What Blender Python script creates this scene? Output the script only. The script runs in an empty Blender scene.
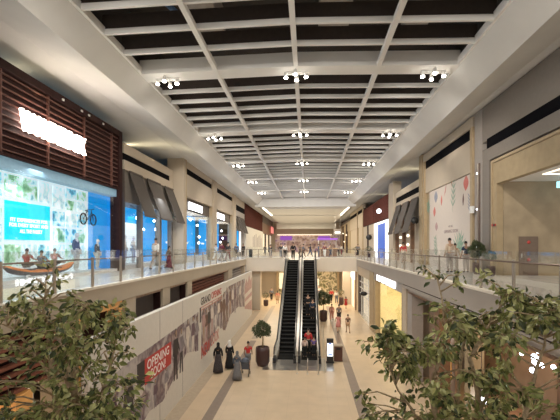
import bpy, bmesh, math, random
from mathutils import Vector, Matrix
random.seed(7)
R = random.Random(11)
SC = bpy.context.scene
COL = SC.collection
PI = math.pi
F = 5.7            # upper floor level
E = 7.0            # eye level (1.3 m above the upper floor)
XL, XR = -6.84, 5.3   # balcony edges
YB = 44.0          # edge of the bridge across the atrium

# ------------------------------------------------------------------ materials
MATS = {}
def mat(name, col, rough=.6, metal=0.0, var=.08, scale=6.0, emit=None, es=0.0, bump=0.0, spec=.5):
    m = bpy.data.materials.new(name); m.use_nodes = True
    nt = m.node_tree; b = nt.nodes['Principled BSDF']
    b.inputs['Roughness'].default_value = rough
    b.inputs['Metallic'].default_value = metal
    b.inputs['Specular IOR Level'].default_value = spec
    tc = nt.nodes.new('ShaderNodeTexCoord')
    nz = nt.nodes.new('ShaderNodeTexNoise'); nz.inputs['Scale'].default_value = scale; nz.inputs['Detail'].default_value = 3
    nt.links.new(tc.outputs['Object'], nz.inputs['Vector'])
    rp = nt.nodes.new('ShaderNodeValToRGB')
    lo = [max(0, c*(1-var)) for c in col]; hi = [min(1, c*(1+var)) for c in col]
    rp.color_ramp.elements[0].position = .3; rp.color_ramp.elements[1].position = .7
    rp.color_ramp.elements[0].color = (*lo, 1); rp.color_ramp.elements[1].color = (*hi, 1)
    nt.links.new(nz.outputs['Fac'], rp.inputs['Fac'])
    nt.links.new(rp.outputs['Color'], b.inputs['Base Color'])
    if bump:
        bp = nt.nodes.new('ShaderNodeBump'); bp.inputs['Strength'].default_value = bump; bp.inputs['Distance'].default_value = .02
        nt.links.new(nz.outputs['Fac'], bp.inputs['Height']); nt.links.new(bp.outputs['Normal'], b.inputs['Normal'])
    if emit:
        b.inputs['Emission Color'].default_value = (*emit, 1); b.inputs['Emission Strength'].default_value = es
    MATS[name] = m
    return m

def glass_mat(name, tint=(1, 1, 1), refl=.1, rough=.02):
    m = bpy.data.materials.new(name); m.use_nodes = True
    nt = m.node_tree; nt.nodes.clear()
    o = nt.nodes.new('ShaderNodeOutputMaterial'); mx = nt.nodes.new('ShaderNodeMixShader')
    t = nt.nodes.new('ShaderNodeBsdfTransparent'); t.inputs['Color'].default_value = (*tint, 1)
    g = nt.nodes.new('ShaderNodeBsdfGlossy'); g.inputs['Roughness'].default_value = rough
    fr = nt.nodes.new('ShaderNodeLayerWeight'); fr.inputs['Blend'].default_value = .35
    mul = nt.nodes.new('ShaderNodeMath'); mul.operation = 'MULTIPLY_ADD'; mul.inputs[1].default_value = .16; mul.inputs[2].default_value = refl*.3
    nt.links.new(fr.outputs['Fresnel'], mul.inputs[0])
    nt.links.new(mul.outputs[0], mx.inputs['Fac'])
    nt.links.new(t.outputs[0], mx.inputs[1]); nt.links.new(g.outputs[0], mx.inputs[2]); nt.links.new(mx.outputs[0], o.inputs['Surface'])
    MATS[name] = m
    return m

def tile_mat(name, c1, c2, grout, sx, rough, bw=.9, bh=.9):
    m = bpy.data.materials.new(name); m.use_nodes = True
    nt = m.node_tree; b = nt.nodes['Principled BSDF']
    tc = nt.nodes.new('ShaderNodeTexCoord'); br = nt.nodes.new('ShaderNodeTexBrick')
    br.offset = 0.0
    br.inputs['Scale'].default_value = sx; br.inputs['Brick Width'].default_value = bw; br.inputs['Row Height'].default_value = bh
    br.inputs['Mortar Size'].default_value = .006
    br.inputs['Color1'].default_value = (*c1, 1); br.inputs['Color2'].default_value = (*c2, 1); br.inputs['Mortar'].default_value = (*grout, 1)
    nt.links.new(tc.outputs['Object'], br.inputs['Vector'])
    nz = nt.nodes.new('ShaderNodeTexNoise'); nz.inputs['Scale'].default_value = 1.3
    nt.links.new(tc.outputs['Object'], nz.inputs['Vector'])
    mx = nt.nodes.new('ShaderNodeMix'); mx.data_type = 'RGBA'; mx.blend_type = 'MULTIPLY'; mx.inputs['Factor'].default_value = .25
    nt.links.new(br.outputs['Color'], mx.inputs[6]); nt.links.new(nz.outputs['Fac'], mx.inputs[7])
    nt.links.new(mx.outputs[2], b.inputs['Base Color'])
    b.inputs['Roughness'].default_value = rough
    MATS[name] = m
    return m

def photo_mat(name, cols, scale, es=.0):
    """A print: patches of several ink colours."""
    m = bpy.data.materials.new(name); m.use_nodes = True
    nt = m.node_tree; b = nt.nodes['Principled BSDF']
    tc = nt.nodes.new('ShaderNodeTexCoord'); nz = nt.nodes.new('ShaderNodeTexNoise')
    nz.inputs['Scale'].default_value = scale; nz.inputs['Detail'].default_value = 6; nz.inputs['Distortion'].default_value = .1
    nt.links.new(tc.outputs['Object'], nz.inputs['Vector'])
    rp = nt.nodes.new('ShaderNodeValToRGB'); cr = rp.color_ramp
    n = len(cols)
    for i in range(n - 2): cr.elements.new(.5)
    for i, c in enumerate(cols):
        cr.elements[i].position = .32 + .36*i/(n-1); cr.elements[i].color = (*c, 1)
    nt.links.new(nz.outputs['Fac'], rp.inputs['Fac']); nt.links.new(rp.outputs['Color'], b.inputs['Base Color'])
    b.inputs['Roughness'].default_value = .5
    if es:
        nt.links.new(rp.outputs['Color'], b.inputs['Emission Color']); b.inputs['Emission Strength'].default_value = es  # print colours glow, in place of shop light falling on them
    MATS[name] = m
    return m

WARM = (1, .93, .82)
mat('ceiling_paint', (.68, .67, .65), .85, var=.03, scale=1)
mat('beam_paint', (.84, .83, .81), .8, var=.03, scale=1)
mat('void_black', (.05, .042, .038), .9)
mat('baffle_brown', (.062, .048, .042), .9)
mat('duct_grey', (.38, .34, .31), .6)
mat('duct_blue', (.10, .2, .4), .6)
mat('fascia_paint', (.43, .36, .275), .7, var=.03, scale=1)
mat('fascia_right', (.35, .305, .265), .7, var=.03, scale=1)
mat('lip_stone', (.74, .68, .58), .5, var=.03)
mat('pier_paint', (.52, .43, .32), .7, var=.04)
mat('cream_panel', (.52, .44, .345), .6, var=.03, scale=1)
mat('bridge_paint', (.66, .59, .50), .7, var=.03, scale=1)
mat('taupe_panel', (.225, .195, .17), .6, var=.04)
mat('grey_panel', (.36, .32, .29), .6, var=.04)
mat('gold_trim', (.46, .35, .22), .45, .2, var=.06)
mat('gold_stone', (.38, .29, .175), .5, var=.08, scale=3)
mat('corridor_stone', (.36, .285, .19), .5, var=.14, scale=1.6)
mat('dark_trim', (.09, .07, .06), .5)
mat('black_louvre', (.006, .006, .008), .9, spec=.05)
mat('wood_dark', (.032, .012, .011), .7, var=.2, scale=5, spec=.2)
mat('wood_slat', (.16, .068, .052), .5, var=.2, scale=9)
mat('wood_red', (.26, .095, .06), .55, var=.2, scale=9)
mat('wood_brown', (.20, .11, .065), .55, var=.25, scale=3)
mat('awning_cloth', (.125, .11, .10), .9, var=.08, scale=20, spec=.05)
mat('steel', (.62, .58, .53), .28, .9, var=.05)
mat('steel_post', (.42, .36, .30), .35, .7, var=.05)
mat('rail_metal', (.20, .15, .125), .35, .6)
mat('rubber', (.012, .012, .013), .5)
mat('slat_red', (.125, .042, .032), .8, var=.2, scale=9, spec=.1)
mat('step_metal', (.006, .006, .006), .85, spec=.15)
mat('step_nosing', (.06, .056, .052), .8, spec=.2)
mat('white_board', (.68, .65, .60), .55, var=.03)
mat('poster_cream', (.66, .58, .52), .6, var=.02)
mat('plastic_white', (.75, .74, .72), .5)
mat('plastic_black', (.015, .015, .016), .4)
mat('bin_brown', (.11, .045, .032), .45)
mat('pot_brown', (.055, .026, .024), .45)
mat('soil', (.05, .035, .025), .9, var=.4, scale=30)
mat('bark', (.50, .38, .24), .85, var=.3, scale=25, bump=.6)
mat('leaf_olive', (.26, .29, .095), .38, var=.45, scale=9)
mat('leaf_light', (.55, .55, .24), .38, var=.4, scale=9)  # pale leaf tone, also painted in for highlights
mat('leaf_dark', (.075, .10, .04), .4, var=.4, scale=9)  # dark leaf tone, also painted in for shade among the leaves
mat('leaf_ball', (.075, .095, .04), .5, var=.4, scale=9)
mat('stripe_dark', (.24, .185, .145), .4)
mat('stripe_edge', (.40, .32, .235), .45)
mat('ink_red', (.50, .04, .035), .5)
mat('ink_red_pale', (.55, .22, .19), .5)
mat('ink_dark', (.035, .025, .03), .5)
mat('ink_grey', (.24, .21, .24), .5, var=.3, scale=4)
mat('ink_purple', (.13, .075, .11), .5, var=.3, scale=4)
mat('ink_tan', (.42, .27, .18), .5, var=.2)
mat('ink_pale', (.66, .60, .55), .5, var=.1)
mat('ink_rose', (.46, .28, .27), .5, var=.2)
mat('ink_brown', (.15, .07, .05), .5, var=.2)
mat('ink_green', (.22, .36, .27), .5)
mat('ink_coral', (.62, .17, .14), .5)
mat('ink_blue', (.28, .30, .38), .5)
mat('ink_text', (.30, .22, .22), .5)
mat('white_ink', (.85, .85, .85), .5)
mat('display_blue', (.01, .25, .55), .7, emit=(.008, .33, .80), es=.95, spec=.1)  # glow put into the wall colour, standing in for shop light
mat('display_cyan', (.0, .6, .75), .5, emit=(.0, .80, .95), es=.75)  # glow stands for shop lights shining on the panel
mat('blue_wall', (.01, .25, .55), .7, emit=(.008, .30, .76), es=.8, spec=.1)  # wall is no lamp; its glow imitates the lit interior
mat('royal_blue', (.03, .08, .45), .5, emit=(.02, .14, .50), es=.6)
mat('glow_white', (.8, .8, .8), .5, emit=(1, .97, .94), es=1.1)  # white glow of lit signs; painted light on frames, blinds and shelves
mat('wall_glow_white', (.75, .8, .82), .5, emit=(.80, .97, 1), es=.62)  # painted glow of white walls under the shop lights
mat('header_blue', (.22, .34, .42), .6, emit=(.30, .55, .72), es=.25)  # blue tint and glow stand for shop light on header and ceiling
mat('cafe_taupe', (.30, .21, .15), .6, var=.1, scale=2)
mat('sign_white', (.9, .9, .9), .5, emit=(1, .86, .74), es=16)
mat('sign_cool', (.9, .9, .9), .5, emit=(.95, .97, 1), es=3)
mat('screen_glow', (.9, .9, .9), .4, emit=(.85, .93, 1), es=1.8)
mat('screen_blue', (.1, .2, .6), .4, emit=(.1, .2, .7), es=.6)
mat('lamp_lens', (1, 1, 1), .4, emit=(1, .93, .80), es=26)
mat('led_strip', (1, 1, 1), .4, emit=(1, .86, .66), es=5)
mat('led_soft', (1, 1, 1), .4, emit=(1, .84, .62), es=2.0)
mat('bulb_cool', (1, 1, 1), .4, emit=(.85, .9, 1), es=9)
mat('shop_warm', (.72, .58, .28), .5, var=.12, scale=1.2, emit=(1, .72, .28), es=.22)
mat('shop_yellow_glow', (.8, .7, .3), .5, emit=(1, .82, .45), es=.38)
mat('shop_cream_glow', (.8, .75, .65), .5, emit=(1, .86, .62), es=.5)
mat('orange_lit', (.66, .36, .13), .5, emit=(1, .45, .12), es=.14)
mat('purple_sign', (.2, .06, .35), .5, emit=(.28, .08, .55), es=.6)
mat('pink_sign', (.6, .2, .2), .5, emit=(1, .30, .25), es=.8)
mat('exit_glow', (.2, .6, .65), .5, emit=(.40, .85, .95), es=1.5)
mat('door_brown', (.17, .12, .09), .5)
mat('sign_red', (.36, .04, .035), .5, emit=(.9, .08, .06), es=.1)
mat('kayak_orange', (.95, .27, .05), .4)
mat('kayak_dark', (.05, .05, .07), .4)
mat('vest_red', (.55, .05, .04), .6); mat('vest_teal', (.03, .30, .33), .6)
photo_mat('photo_green', [(.05, .25, .10), (.30, .58, .35), (.75, .92, .95), (.15, .45, .50)], 2.2, .7)
photo_mat('photo_blue', [(.04, .20, .36), (.15, .55, .68), (.75, .92, .96), (.30, .55, .58)], 2.5, .7)
photo_mat('photo_pale', [(.55, .80, .86), (.85, .95, .97), (.40, .62, .66), (.80, .92, .88)], 2.3, .75)
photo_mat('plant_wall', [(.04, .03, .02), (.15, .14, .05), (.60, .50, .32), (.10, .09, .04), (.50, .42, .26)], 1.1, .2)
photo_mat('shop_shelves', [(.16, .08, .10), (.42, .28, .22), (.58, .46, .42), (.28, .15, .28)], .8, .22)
photo_mat('crowd_print', [(.26, .23, .26), (.52, .48, .47), (.13, .08, .11), (.42, .33, .31)], 1.1)
glass_mat('glass_clear', (.97, .985, .98), .12)
glass_mat('glass_shop', (.97, .98, .99), .08)
tile_mat('floor_tile', (.66, .51, .345), (.64, .495, .335), (.55, .42, .285), 1.0, .32)
tile_mat('floor_upper_tile', (.68, .645, .60), (.66, .625, .58), (.57, .54, .5), 1.0, .25)
# people
SKIN = [(.45, .27, .18), (.33, .19, .12), (.52, .34, .24)]
for i, c in enumerate(SKIN): mat('skin_%d' % i, c, .55, var=.04)
mat('mannequin_white', (.8, .8, .8), .45)
mat('eye_dark', (.02, .015, .012), .3)
mat('hair_black', (.012, .010, .009), .6); mat('hair_brown', (.05, .028, .018), .6)
for n, c in dict(black=(.012, .012, .013), white=(.72, .70, .66), red=(.52, .035, .035), maroon=(.17, .025, .04), cream=(.62, .50, .38), grey=(.16, .16, .17),
                 slate=(.11, .13, .17), navy=(.02, .035, .07), khaki=(.28, .22, .15), pink=(.56, .23, .22), purple=(.16, .10, .30), blush=(.66, .50, .44),
                 tan=(.42, .28, .18), brown=(.13, .08, .06), denim=(.07, .10, .17), coral=(.60, .24, .17), pattern=(.05, .042, .045), stone=(.36, .31, .28)).items():
    mat('cloth_' + n, c, .85, var=.5 if n == 'pattern' else .12, scale=22)

# ------------------------------------------------------------------ building helpers
BASE = {}
def root_of(o):
    while o.parent: o = o.parent
    return o

class MB:
    """Collects shapes and links them as one mesh object."""
    def __init__(s): s.v = []; s.f = []; s.m = []; s.sm = []
    def add(s, vs, fs, mi=0, smooth=False):
        b = len(s.v); s.v += [tuple(v) for v in vs]
        for f in fs: s.f.append([b+i for i in f]); s.m.append(mi); s.sm.append(smooth)
        return s
    def box(s, x0, x1, y0, y1, z0, z1, mi=0):
        x0, x1 = min(x0, x1), max(x0, x1); y0, y1 = min(y0, y1), max(y0, y1); z0, z1 = min(z0, z1), max(z0, z1)
        v = [(x, y, z) for z in (z0, z1) for y in (y0, y1) for x in (x0, x1)]
        return s.add(v, [(0, 2, 3, 1), (4, 5, 7, 6), (0, 1, 5, 4), (2, 6, 7, 3), (0, 4, 6, 2), (1, 3, 7, 5)], mi)
    def hexa(s, p, mi=0):
        """p: 4 bottom points and 4 top points"""
        return s.add(p, [(3, 2, 1, 0), (4, 5, 6, 7), (0, 1, 5, 4), (1, 2, 6, 5), (2, 3, 7, 6), (3, 0, 4, 7)], mi)
    def extrude(s, pts, d, mi=0):
        """closed polygon of 3D points pushed along vector d"""
        n = len(pts); d = Vector(d); a = [Vector(p) for p in pts]; v = a + [p+d for p in a]
        fs = [tuple(range(n))[::-1], tuple(range(n, 2*n))] + [(i, (i+1) % n, n+(i+1) % n, n+i) for i in range(n)]
        return s.add(v, fs, mi)
    def tube(s, pts, r, n=8, mi=0, cap=True):
        pts = [Vector(p) for p in pts]; rs = r if isinstance(r, (list, tuple)) else [r]*len(pts)
        vs = []; 
        for i, p in enumerate(pts):
            t = (pts[min(i+1, len(pts)-1)] - pts[max(i-1, 0)]).normalized()
            a = t.orthogonal().normalized() if abs(t.z) > .95 else t.cross(Vector((0, 0, 1))).normalized(); b = t.cross(a)
            vs += [p + (a*math.cos(2*PI*k/n) + b*math.sin(2*PI*k/n))*rs[i] for k in range(n)]
        fs = [(i*n+k, i*n+(k+1) % n, (i+1)*n+(k+1) % n, (i+1)*n+k) for i in range(len(pts)-1) for k in range(n)]
        if cap: fs += [tuple(range(n))[::-1], tuple(range((len(pts)-1)*n, len(pts)*n))]
        return s.add(vs, fs, mi, True)
    def cyl(s, c, r, h, n=16, mi=0):
        c = Vector(c); return s.tube([c, c+Vector((0, 0, h))], r, n, mi)
    def lathe(s, prof, c, n=20, mi=0, sx=1, sy=1):
        c = Vector(c); vs = [(c.x+r*sx*math.cos(2*PI*k/n), c.y+r*sy*math.sin(2*PI*k/n), c.z+z) for r, z in prof for k in range(n)]
        m = len(prof)
        fs = [(i*n+k, i*n+(k+1) % n, (i+1)*n+(k+1) % n, (i+1)*n+k) for i in range(m-1) for k in range(n)]
        fs += [tuple(range(n))[::-1], tuple(range((m-1)*n, m*n))]
        return s.add(vs, fs, mi, True)
    def ball(s, c, r, mi=0, n=12, m=8, M=None):
        r = r if isinstance(r, (list, tuple)) else (r, r, r); c = Vector(c)
        vs = []
        for i in range(m+1):
            th = PI*i/m
            for k in range(n):
                p = Vector((r[0]*math.sin(th)*math.cos(2*PI*k/n), r[1]*math.sin(th)*math.sin(2*PI*k/n), -r[2]*math.cos(th)))
                if M: p = M @ p
                vs.append(c+p)
        fs = [(i*n+k, i*n+(k+1) % n, (i+1)*n+(k+1) % n, (i+1)*n+k) for i in range(m) for k in range(n)]
        return s.add(vs, fs, mi, True)
    def build(s, name, mats, parent=None, origin=None):
        me = bpy.data.meshes.new(name)
        off = Vector((0, 0, 0))
        if parent is not None: off = BASE[root_of(parent).name]
        elif origin is not None: off = Vector(origin)
        me.from_pydata([tuple(Vector(v)-off) for v in s.v], [], s.f)
        if not isinstance(mats, (list, tuple)): mats = [mats]
        for k in mats: me.materials.append(MATS[k])
        me.polygons.foreach_set('material_index', s.m); me.polygons.foreach_set('use_smooth', s.sm)
        me.update()
        o = bpy.data.objects.new(name, me); COL.objects.link(o)
        if parent is not None: o.parent = parent
        elif origin is not None: o.location = off; BASE[o.name] = off
        else: BASE[o.name] = off
        return o

def B(*a): return MB().box(*a)
def tag(o, label, cat, group=None):
    o['label'] = label; o['category'] = cat
    if group: o['group'] = group
    return o
def thing(name, label, cat, loc=(0, 0, 0), group=None, rz=0):
    o = bpy.data.objects.new(name, None); COL.objects.link(o); o.empty_display_size = .2
    o.location = loc; o.rotation_euler = (0, 0, rz); BASE[o.name] = Vector(loc)
    return tag(o, label, cat, group)
def thing0(name, label, cat, group=None):
    """for things built at the origin and then moved or copied"""
    return thing(name, label, cat, (0, 0, 0), group)
def struct(name, mb, mats):
    o = mb.build(name, mats); o['kind'] = 'structure'; return o
def copy_tree(o, parent=None):
    c = o.copy(); COL.objects.link(c)
    if parent is not None: c.parent = parent
    for ch in list(o.children): copy_tree(ch, c)
    return c

def text_mb(txt, M, size_w, size_h, depth=.02, mb=None, mi=0, bold=0.0, shear=0.0):
    """Lettering fitted in a size_w by size_h box; M maps local x (reading), y (up), z (out) to the world."""
    cu = bpy.data.curves.new('t', 'FONT'); cu.body = txt; cu.size = 1; cu.extrude = .5; cu.offset = bold; cu.shear = shear; cu.resolution_u = 3
    cu.align_x = 'LEFT'; cu.space_line = .9
    ob = bpy.data.objects.new('t', cu); COL.objects.link(ob)
    dg = bpy.context.evaluated_depsgraph_get(); me = bpy.data.meshes.new_from_object(ob.evaluated_get(dg))
    xs = [v.co.x for v in me.vertices]; ys = [v.co.y for v in me.vertices]
    x0, x1, y0, y1 = min(xs), max(xs), min(ys), max(ys)
    vs = [M @ Vector(((v.co.x-x0)/(x1-x0)*size_w, (v.co.y-y0)/(y1-y0)*size_h, (v.co.z+.5)*depth)) for v in me.vertices]
    fs = [tuple(p.vertices) for p in me.polygons]
    mb = mb or MB(); mb.add(vs, fs, mi)
    bpy.data.objects.remove(ob); bpy.data.curves.remove(cu); bpy.data.meshes.remove(me)
    return mb
def frame_left(x, y, z):   # lettering on a wall that faces +X, reads along +Y
    return Matrix(((0, 0, 1, x), (1, 0, 0, y), (0, 1, 0, z), (0, 0, 0, 1)))
def frame_right(x, y, z):  # lettering on a wall that faces -X, reads along -Y
    return Matrix(((0, 0, -1, x), (-1, 0, 0, y), (0, 1, 0, z), (0, 0, 0, 1)))
def frame_front(x, y, z):  # lettering that faces -Y, reads along +X
    return Matrix(((1, 0, 0, x), (0, 0, -1, y), (0, 1, 0, z), (0, 0, 0, 1)))

def light(kind, loc, power, color=WARM, size=.3, aim=(0, 0, -1), angle=None, size_y=None, blend=.6):
    d = bpy.data.lights.new('lamp_light', kind); d.energy = power; d.color = color
    if kind == 'AREA':
        d.size = size
        if size_y: d.shape = 'RECTANGLE'; d.size_y = size_y
    else: d.shadow_soft_size = size
    if kind == 'SPOT': d.spot_size = angle; d.spot_blend = blend
    o = bpy.data.objects.new('lamp_light', d); COL.objects.link(o); o.location = loc
    o.rotation_euler = Vector(aim).to_track_quat('-Z', 'Y').to_euler()
    return o
# ================================================================== THE SETTING
ZC = E + 6.9      # lower ceiling along the shops
ZO = E + 7.2       # edge of the open grid
struct('floor', B(-14, 22, -8, 60, -.2, 0), 'floor_tile')
struct('floor_stripe', B(-4.3, -3.85, 6, 30, 0, .004), 'stripe_dark')
struct('floor_stripe', B(2.1, 2.55, 6, 48, 0, .004), 'stripe_dark')
struct('floor_stripe', B(-5.81, -5.2, 8, 44, 0, .004), 'stripe_edge')
struct('floor_stripe', B(-4.3, -3.85, 30.6, 48, 0, .004), 'stripe_edge')
# upper floor: two galleries, the part beyond the bridge
struct('floor_upper_left', B(-14, XL, -8, YB, F-.65, F), ['floor_upper_tile'])
struct('floor_upper_right', B(XR, 22, -8, YB, F-.74, F), ['floor_upper_tile'])
struct('floor_upper_far', B(-14, 12, YB, 114, F-1.3, F), ['floor_upper_tile'])
struct('trim_1', B(XL, XL+.06, -8, YB, F-.65, F-.05).box(XL-.12, XL+.09, -8, YB, F-.05, F+.03, 1), ['fascia_paint', 'lip_stone'])
struct('trim_2', B(XR-.06, XR, -8, YB-.08, F-.74, F-.05).box(XR-.09, XR+.16, -8, YB-.08, F-.05, F+.03, 1)
       .box(XR-.03, XR+.1, -8, 22.9, F-.79, F-.74, 2).box(XR-.08, XR+.1, -8, 22.9, F-.93, F-.79, 3), ['fascia_right', 'lip_stone', 'wood_dark', 'fascia_right'])
for i, (a, b) in enumerate(((XL+.1, -2.72), (1.3, XR-.1))):
    struct('trim_%d' % (3+i), B(a, b, YB-.08, YB, F-1.35, F+.08).box(a, b, YB-.12, YB+.1, F+.08, F+.16, 1), ['bridge_paint', 'lip_stone'])
struct('trim_5', B(-2.72, 1.3, YB-.08, YB, F-1.35, F-.02), 'bridge_paint')
struct('ceiling_under_bridge', B(-14, 12, YB, 60, F-1.36, F-1.3), 'ceiling_paint')

# side ceilings and the sloped cove up to the open grid
def cove(name, w, f, c, g):   # wall side, flat ceiling edge, lowest crease, edge of the open grid
    mb = MB(); y0, y1 = -8, 62; zc = E+6.45
    mb.box(w, f, y0, 114, ZC, ZC+.08)
    mb.hexa([(f, y0, ZC), (c, y0, zc), (c, 114, zc), (f, 114, ZC), (f, y0, ZC+.08), (c, y0, zc+.3), (c, 114, zc+.3), (f, 114, ZC+.08)])
    mb.hexa([(c, y0, zc), (g, y0, ZO), (g, y1, ZO), (c, y1, zc), (c, y0, zc+.3), (g, y0, ZO+.3), (g, y1, ZO+.3), (c, y1, zc+.3)])
    struct(name, mb, 'ceiling_paint')
cove('ceiling_left', -14, -9.3, -7.6, -7.0)
cove('ceiling_right', 22, 8.25, 6.8, 6.0)
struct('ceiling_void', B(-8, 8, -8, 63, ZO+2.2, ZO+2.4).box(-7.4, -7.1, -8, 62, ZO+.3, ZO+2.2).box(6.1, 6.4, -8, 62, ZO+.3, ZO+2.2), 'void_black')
struct('ceiling_far', B(-7.6, 6.8, 62, 114, E+6.1, E+6.2).box(-7.6, -7.45, 62.1, 114, E+6.1, E+6.5).box(6.65, 6.8, 62.1, 114, E+6.1, E+6.5).box(-8.05, 7.2, 61.2, 62.15, E+6.1, ZO+2.3)
       .box(-7.1, 6.2, 63, 63.3, E+5.98, E+6.1).box(-7.1, 6.2, 77, 77.3, E+5.9, E+6.1).box(-8.05, 7.2, 104, 105, E+4.7, E+6.1), 'ceiling_paint')
RIDGE = .14
XM, XA, XBb = -.5, -7.0, 6.0
def gable(y0, y1, z0, z1):
    mb = MB()
    for a, b, da, db in ((XA, XM, 0, RIDGE), (XM, XBb, RIDGE, 0)):
        mb.hexa([(a, y0, z0+da), (b, y0, z0+db), (b, y1, z0+db), (a, y1, z0+da), (a, y0, z1+da), (b, y0, z1+db), (b, y1, z1+db), (a, y1, z1+da)])
    return mb
BEAMS = [16.4 + 8.8*k for k in range(5)]
for y in BEAMS + [7.6]: struct('ceiling_beam', gable(y, y+.85, ZO, ZO+.58), 'beam_paint')
bar_y = [10.4, 11.85, 13.3, 14.75] + [y + 1.0 + 1.3*j for y in BEAMS for j in range(1, 6)]
for y in bar_y:
    struct('ceiling_bar', gable(y, y+.11, ZO+.04, ZO+.22), 'beam_paint')
    struct('ceiling_baffle', gable(y+.03, y+.10, ZO+.22, ZO+.72), 'baffle_brown')
for x in (-3.8, -.5, 2.83):
    dz = RIDGE*(1-abs(x-XM)/6.3)
    struct('ceiling_rib', B(x-.09, x+.09, 8.6, 61, ZO-.02+dz, ZO+.16+dz), 'beam_paint')
struct('ceiling_rib', B(XA, XA+.1, 8, 61, ZO+.02, ZO+.3), 'beam_paint'); struct('ceiling_rib', B(XBb-.1, XBb, 8, 61, ZO+.02, ZO+.3), 'beam_paint')
# walls
struct('wall_left', B(-14.1, -13.9, -8, 114, F, ZC), 'fascia_paint')
struct('wall_right', B(12, 12.2, 20, 114, F, ZC), 'taupe_panel')
struct('wall_far', B(-14, 12.2, 112, 112.3, F, ZC), 'cream_panel')
struct('wall_far_ground', B(-14, 12, 59.8, 60, 0, F-1.3), 'cream_panel')
struct('wall_left_ground', B(-14, -13.8, -8, 60, 0, F-.65), 'taupe_panel')
struct('wall_right_ground', B(12, 12.2, -8, 60, 0, F-.74), 'taupe_panel')
# ducts and fixtures glimpsed through the grid
for (x0, x1, y0, y1, m, lb) in ((-4.2, -3.2, 9, 15.5, 'duct_grey', 'grey air duct above the grid, left of the middle rib'), (.4, 1.5, 9, 15.8, 'duct_grey', 'grey air duct above the grid, just right of the middle rib'),
                            (3.6, 4.4, 9, 16, 'duct_grey', 'grey air duct above the grid, over the right bays')):
    tag(B(x0, x1, y0, y1, ZO+1.0, ZO+1.9).box(x0-.05, x1+.05, (y0+y1)/2-.05, (y0+y1)/2+.05, ZO+.95, ZO+1.95).build('air_duct', m), lb, 'duct')
tag(MB().tube([(-5.0, 12.3, ZO+.9), (-4.4, 14.2, ZO+.95), (-4.3, 14.6, ZO+1.3)], .09).build('hanging_pipe', 'duct_blue'), 'short blue pipe in the dark void of the nearest left ceiling bay', 'pipe')
tag(MB().lathe([(.12, .32), (.14, .3), (.22, 0), (.2, .01)], (-4.0, 14.05, ZO+.55), 14).build('hanging_lamp_shade', 'plastic_white'), 'white bell shaped fixture hanging in the left ceiling void', 'lamp')

# corridor on the upper right
YW = 18.6
struct('wall_corridor', B(8.95, 22, YW, YW+.2, F, E+3.0), 'corridor_stone')
struct('ceiling_corridor', B(8.95, 22, 2, YW, E+3.0, E+3.2), 'beam_paint')
struct('baseboard_corridor', B(8.95, 22, YW-.02, YW, F, F+.12), 'gold_stone')
# ground-level piers on the left and right
LOP = [(6.5, 11.4), (12.1, 15.2), (16.1, 19.1), (20.1, 23.0), (23.9, 34.8), (36.6, 43.7)]
ed = [-8] + [v for p in LOP for v in p] + [YB]
for a, b in zip(ed[0::2], ed[1::2]):
    struct('wall_pier', B(XL-.7, XL+.02, a, b, 0, F-.65), 'pier_paint')
for a, b in ((33.1, 35.2), (22.0, 22.9), (43.2, 44.6)):
    struct('wall_pier', B(XR+.02, XR+.6, a, b, 0, F-.76 if a > 23 else F-.94), 'pier_paint' if a != 33.1 else 'gold_stone')
struct('column_ground', B(-6.3, -5.3, 45, 46.4, 0, F-1.36), 'cream_panel')
struct('column_ground', B(4.3, 5.2, 49.5, 50.6, 0, F-1.36), 'cream_panel')

# ================================================================== LIGHT
def cluster(x, y, z, label):
    t = thing('spotlight_cluster', label, 'spotlights', (x, y, z), 'spotlight clusters under the ceiling beams')
    B(x-.5, x+.5, y-.03, y+.03, z-.05, z).box(x-.03, x+.03, y-.35, y+.35, z-.05, z).build('mounting_rail', 'plastic_white', t)
    for dx, dy in ((-.42, 0), (.42, 0), (-.02, -.3), (.02, .3)):
        h = MB().tube([(x+dx, y+dy, z-.05), (x+dx, y+dy, z-.22)], .075, 10).build('lamp_head', 'plastic_white', t)
        MB().ball((x+dx, y+dy, z-.23), (.085, .085, .05), n=10, m=6).build('lens', 'lamp_lens', h)
ORD = ['nearest', 'second', 'third', 'fourth', 'farthest']
for k, y in enumerate(BEAMS):
    for x, nm in ((-6.0, 'left end'), (XM, 'middle'), (5.1, 'right end')):
        dz = RIDGE*(1-abs(x-XM)/6.3)
        cluster(x, y+.5, ZO+dz-.02, 'cluster of small white ceiling spotlights under the %s of the %s ceiling beam' % (nm, ORD[k]))
for y in [7.6] + BEAMS:
    for x in (-5.3, XM, 4.4):
        light('SPOT', (x, y+.5, ZO-.35), 900, WARM, .25, (0, .62, -1), math.radians(146))
# ================================================================== SHOPFRONTS
def front(label, s, X, y0, y1, parts, zb=F, name='shopfront', cat='shopfront'):
    """A shop facade. s=-1: left side, +1: right side. Each part is (name, material, y0, y1, z0, z1, d0, d1), d = metres out towards the atrium."""
    t = thing(name, label, cat, (X, (y0+y1)/2, zb))
    for p in parts:
        n, m, a, b, c, d, e, g = p
        B(X-s*e, X-s*g, a, b, c, d).build(n, m, t)
    return t
def slats(X, s, y0, y1, z0, z1, n, d0, d1, h, vert=()):
    mb = MB()
    for i in range(n):
        z = z0 + (z1-z0)*(i+.5)/n
        mb.box(X-s*d0, X-s*d1, y0, y1, z-h/2, z+h/2)
    for y in vert: mb.box(X-s*d0, X-s*(d1+.015), y-.03, y+.03, z0, z1)
    return mb
def vslats(X, s, y0, y1, z0, z1, n, d0, d1, w):
    mb = MB()
    for i in range(n):
        y = y0 + (y1-y0)*(i+.5)/n; mb.box(X-s*d0, X-s*d1, y-w/2, y+w/2, z0, z1)
    return mb
def bulbs(t, pts, m='bulb_cool', r=.1, n='shop_lamp'):
    for p in pts: MB().ball(p, r, n=8, m=6).build(n, m, t)

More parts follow.
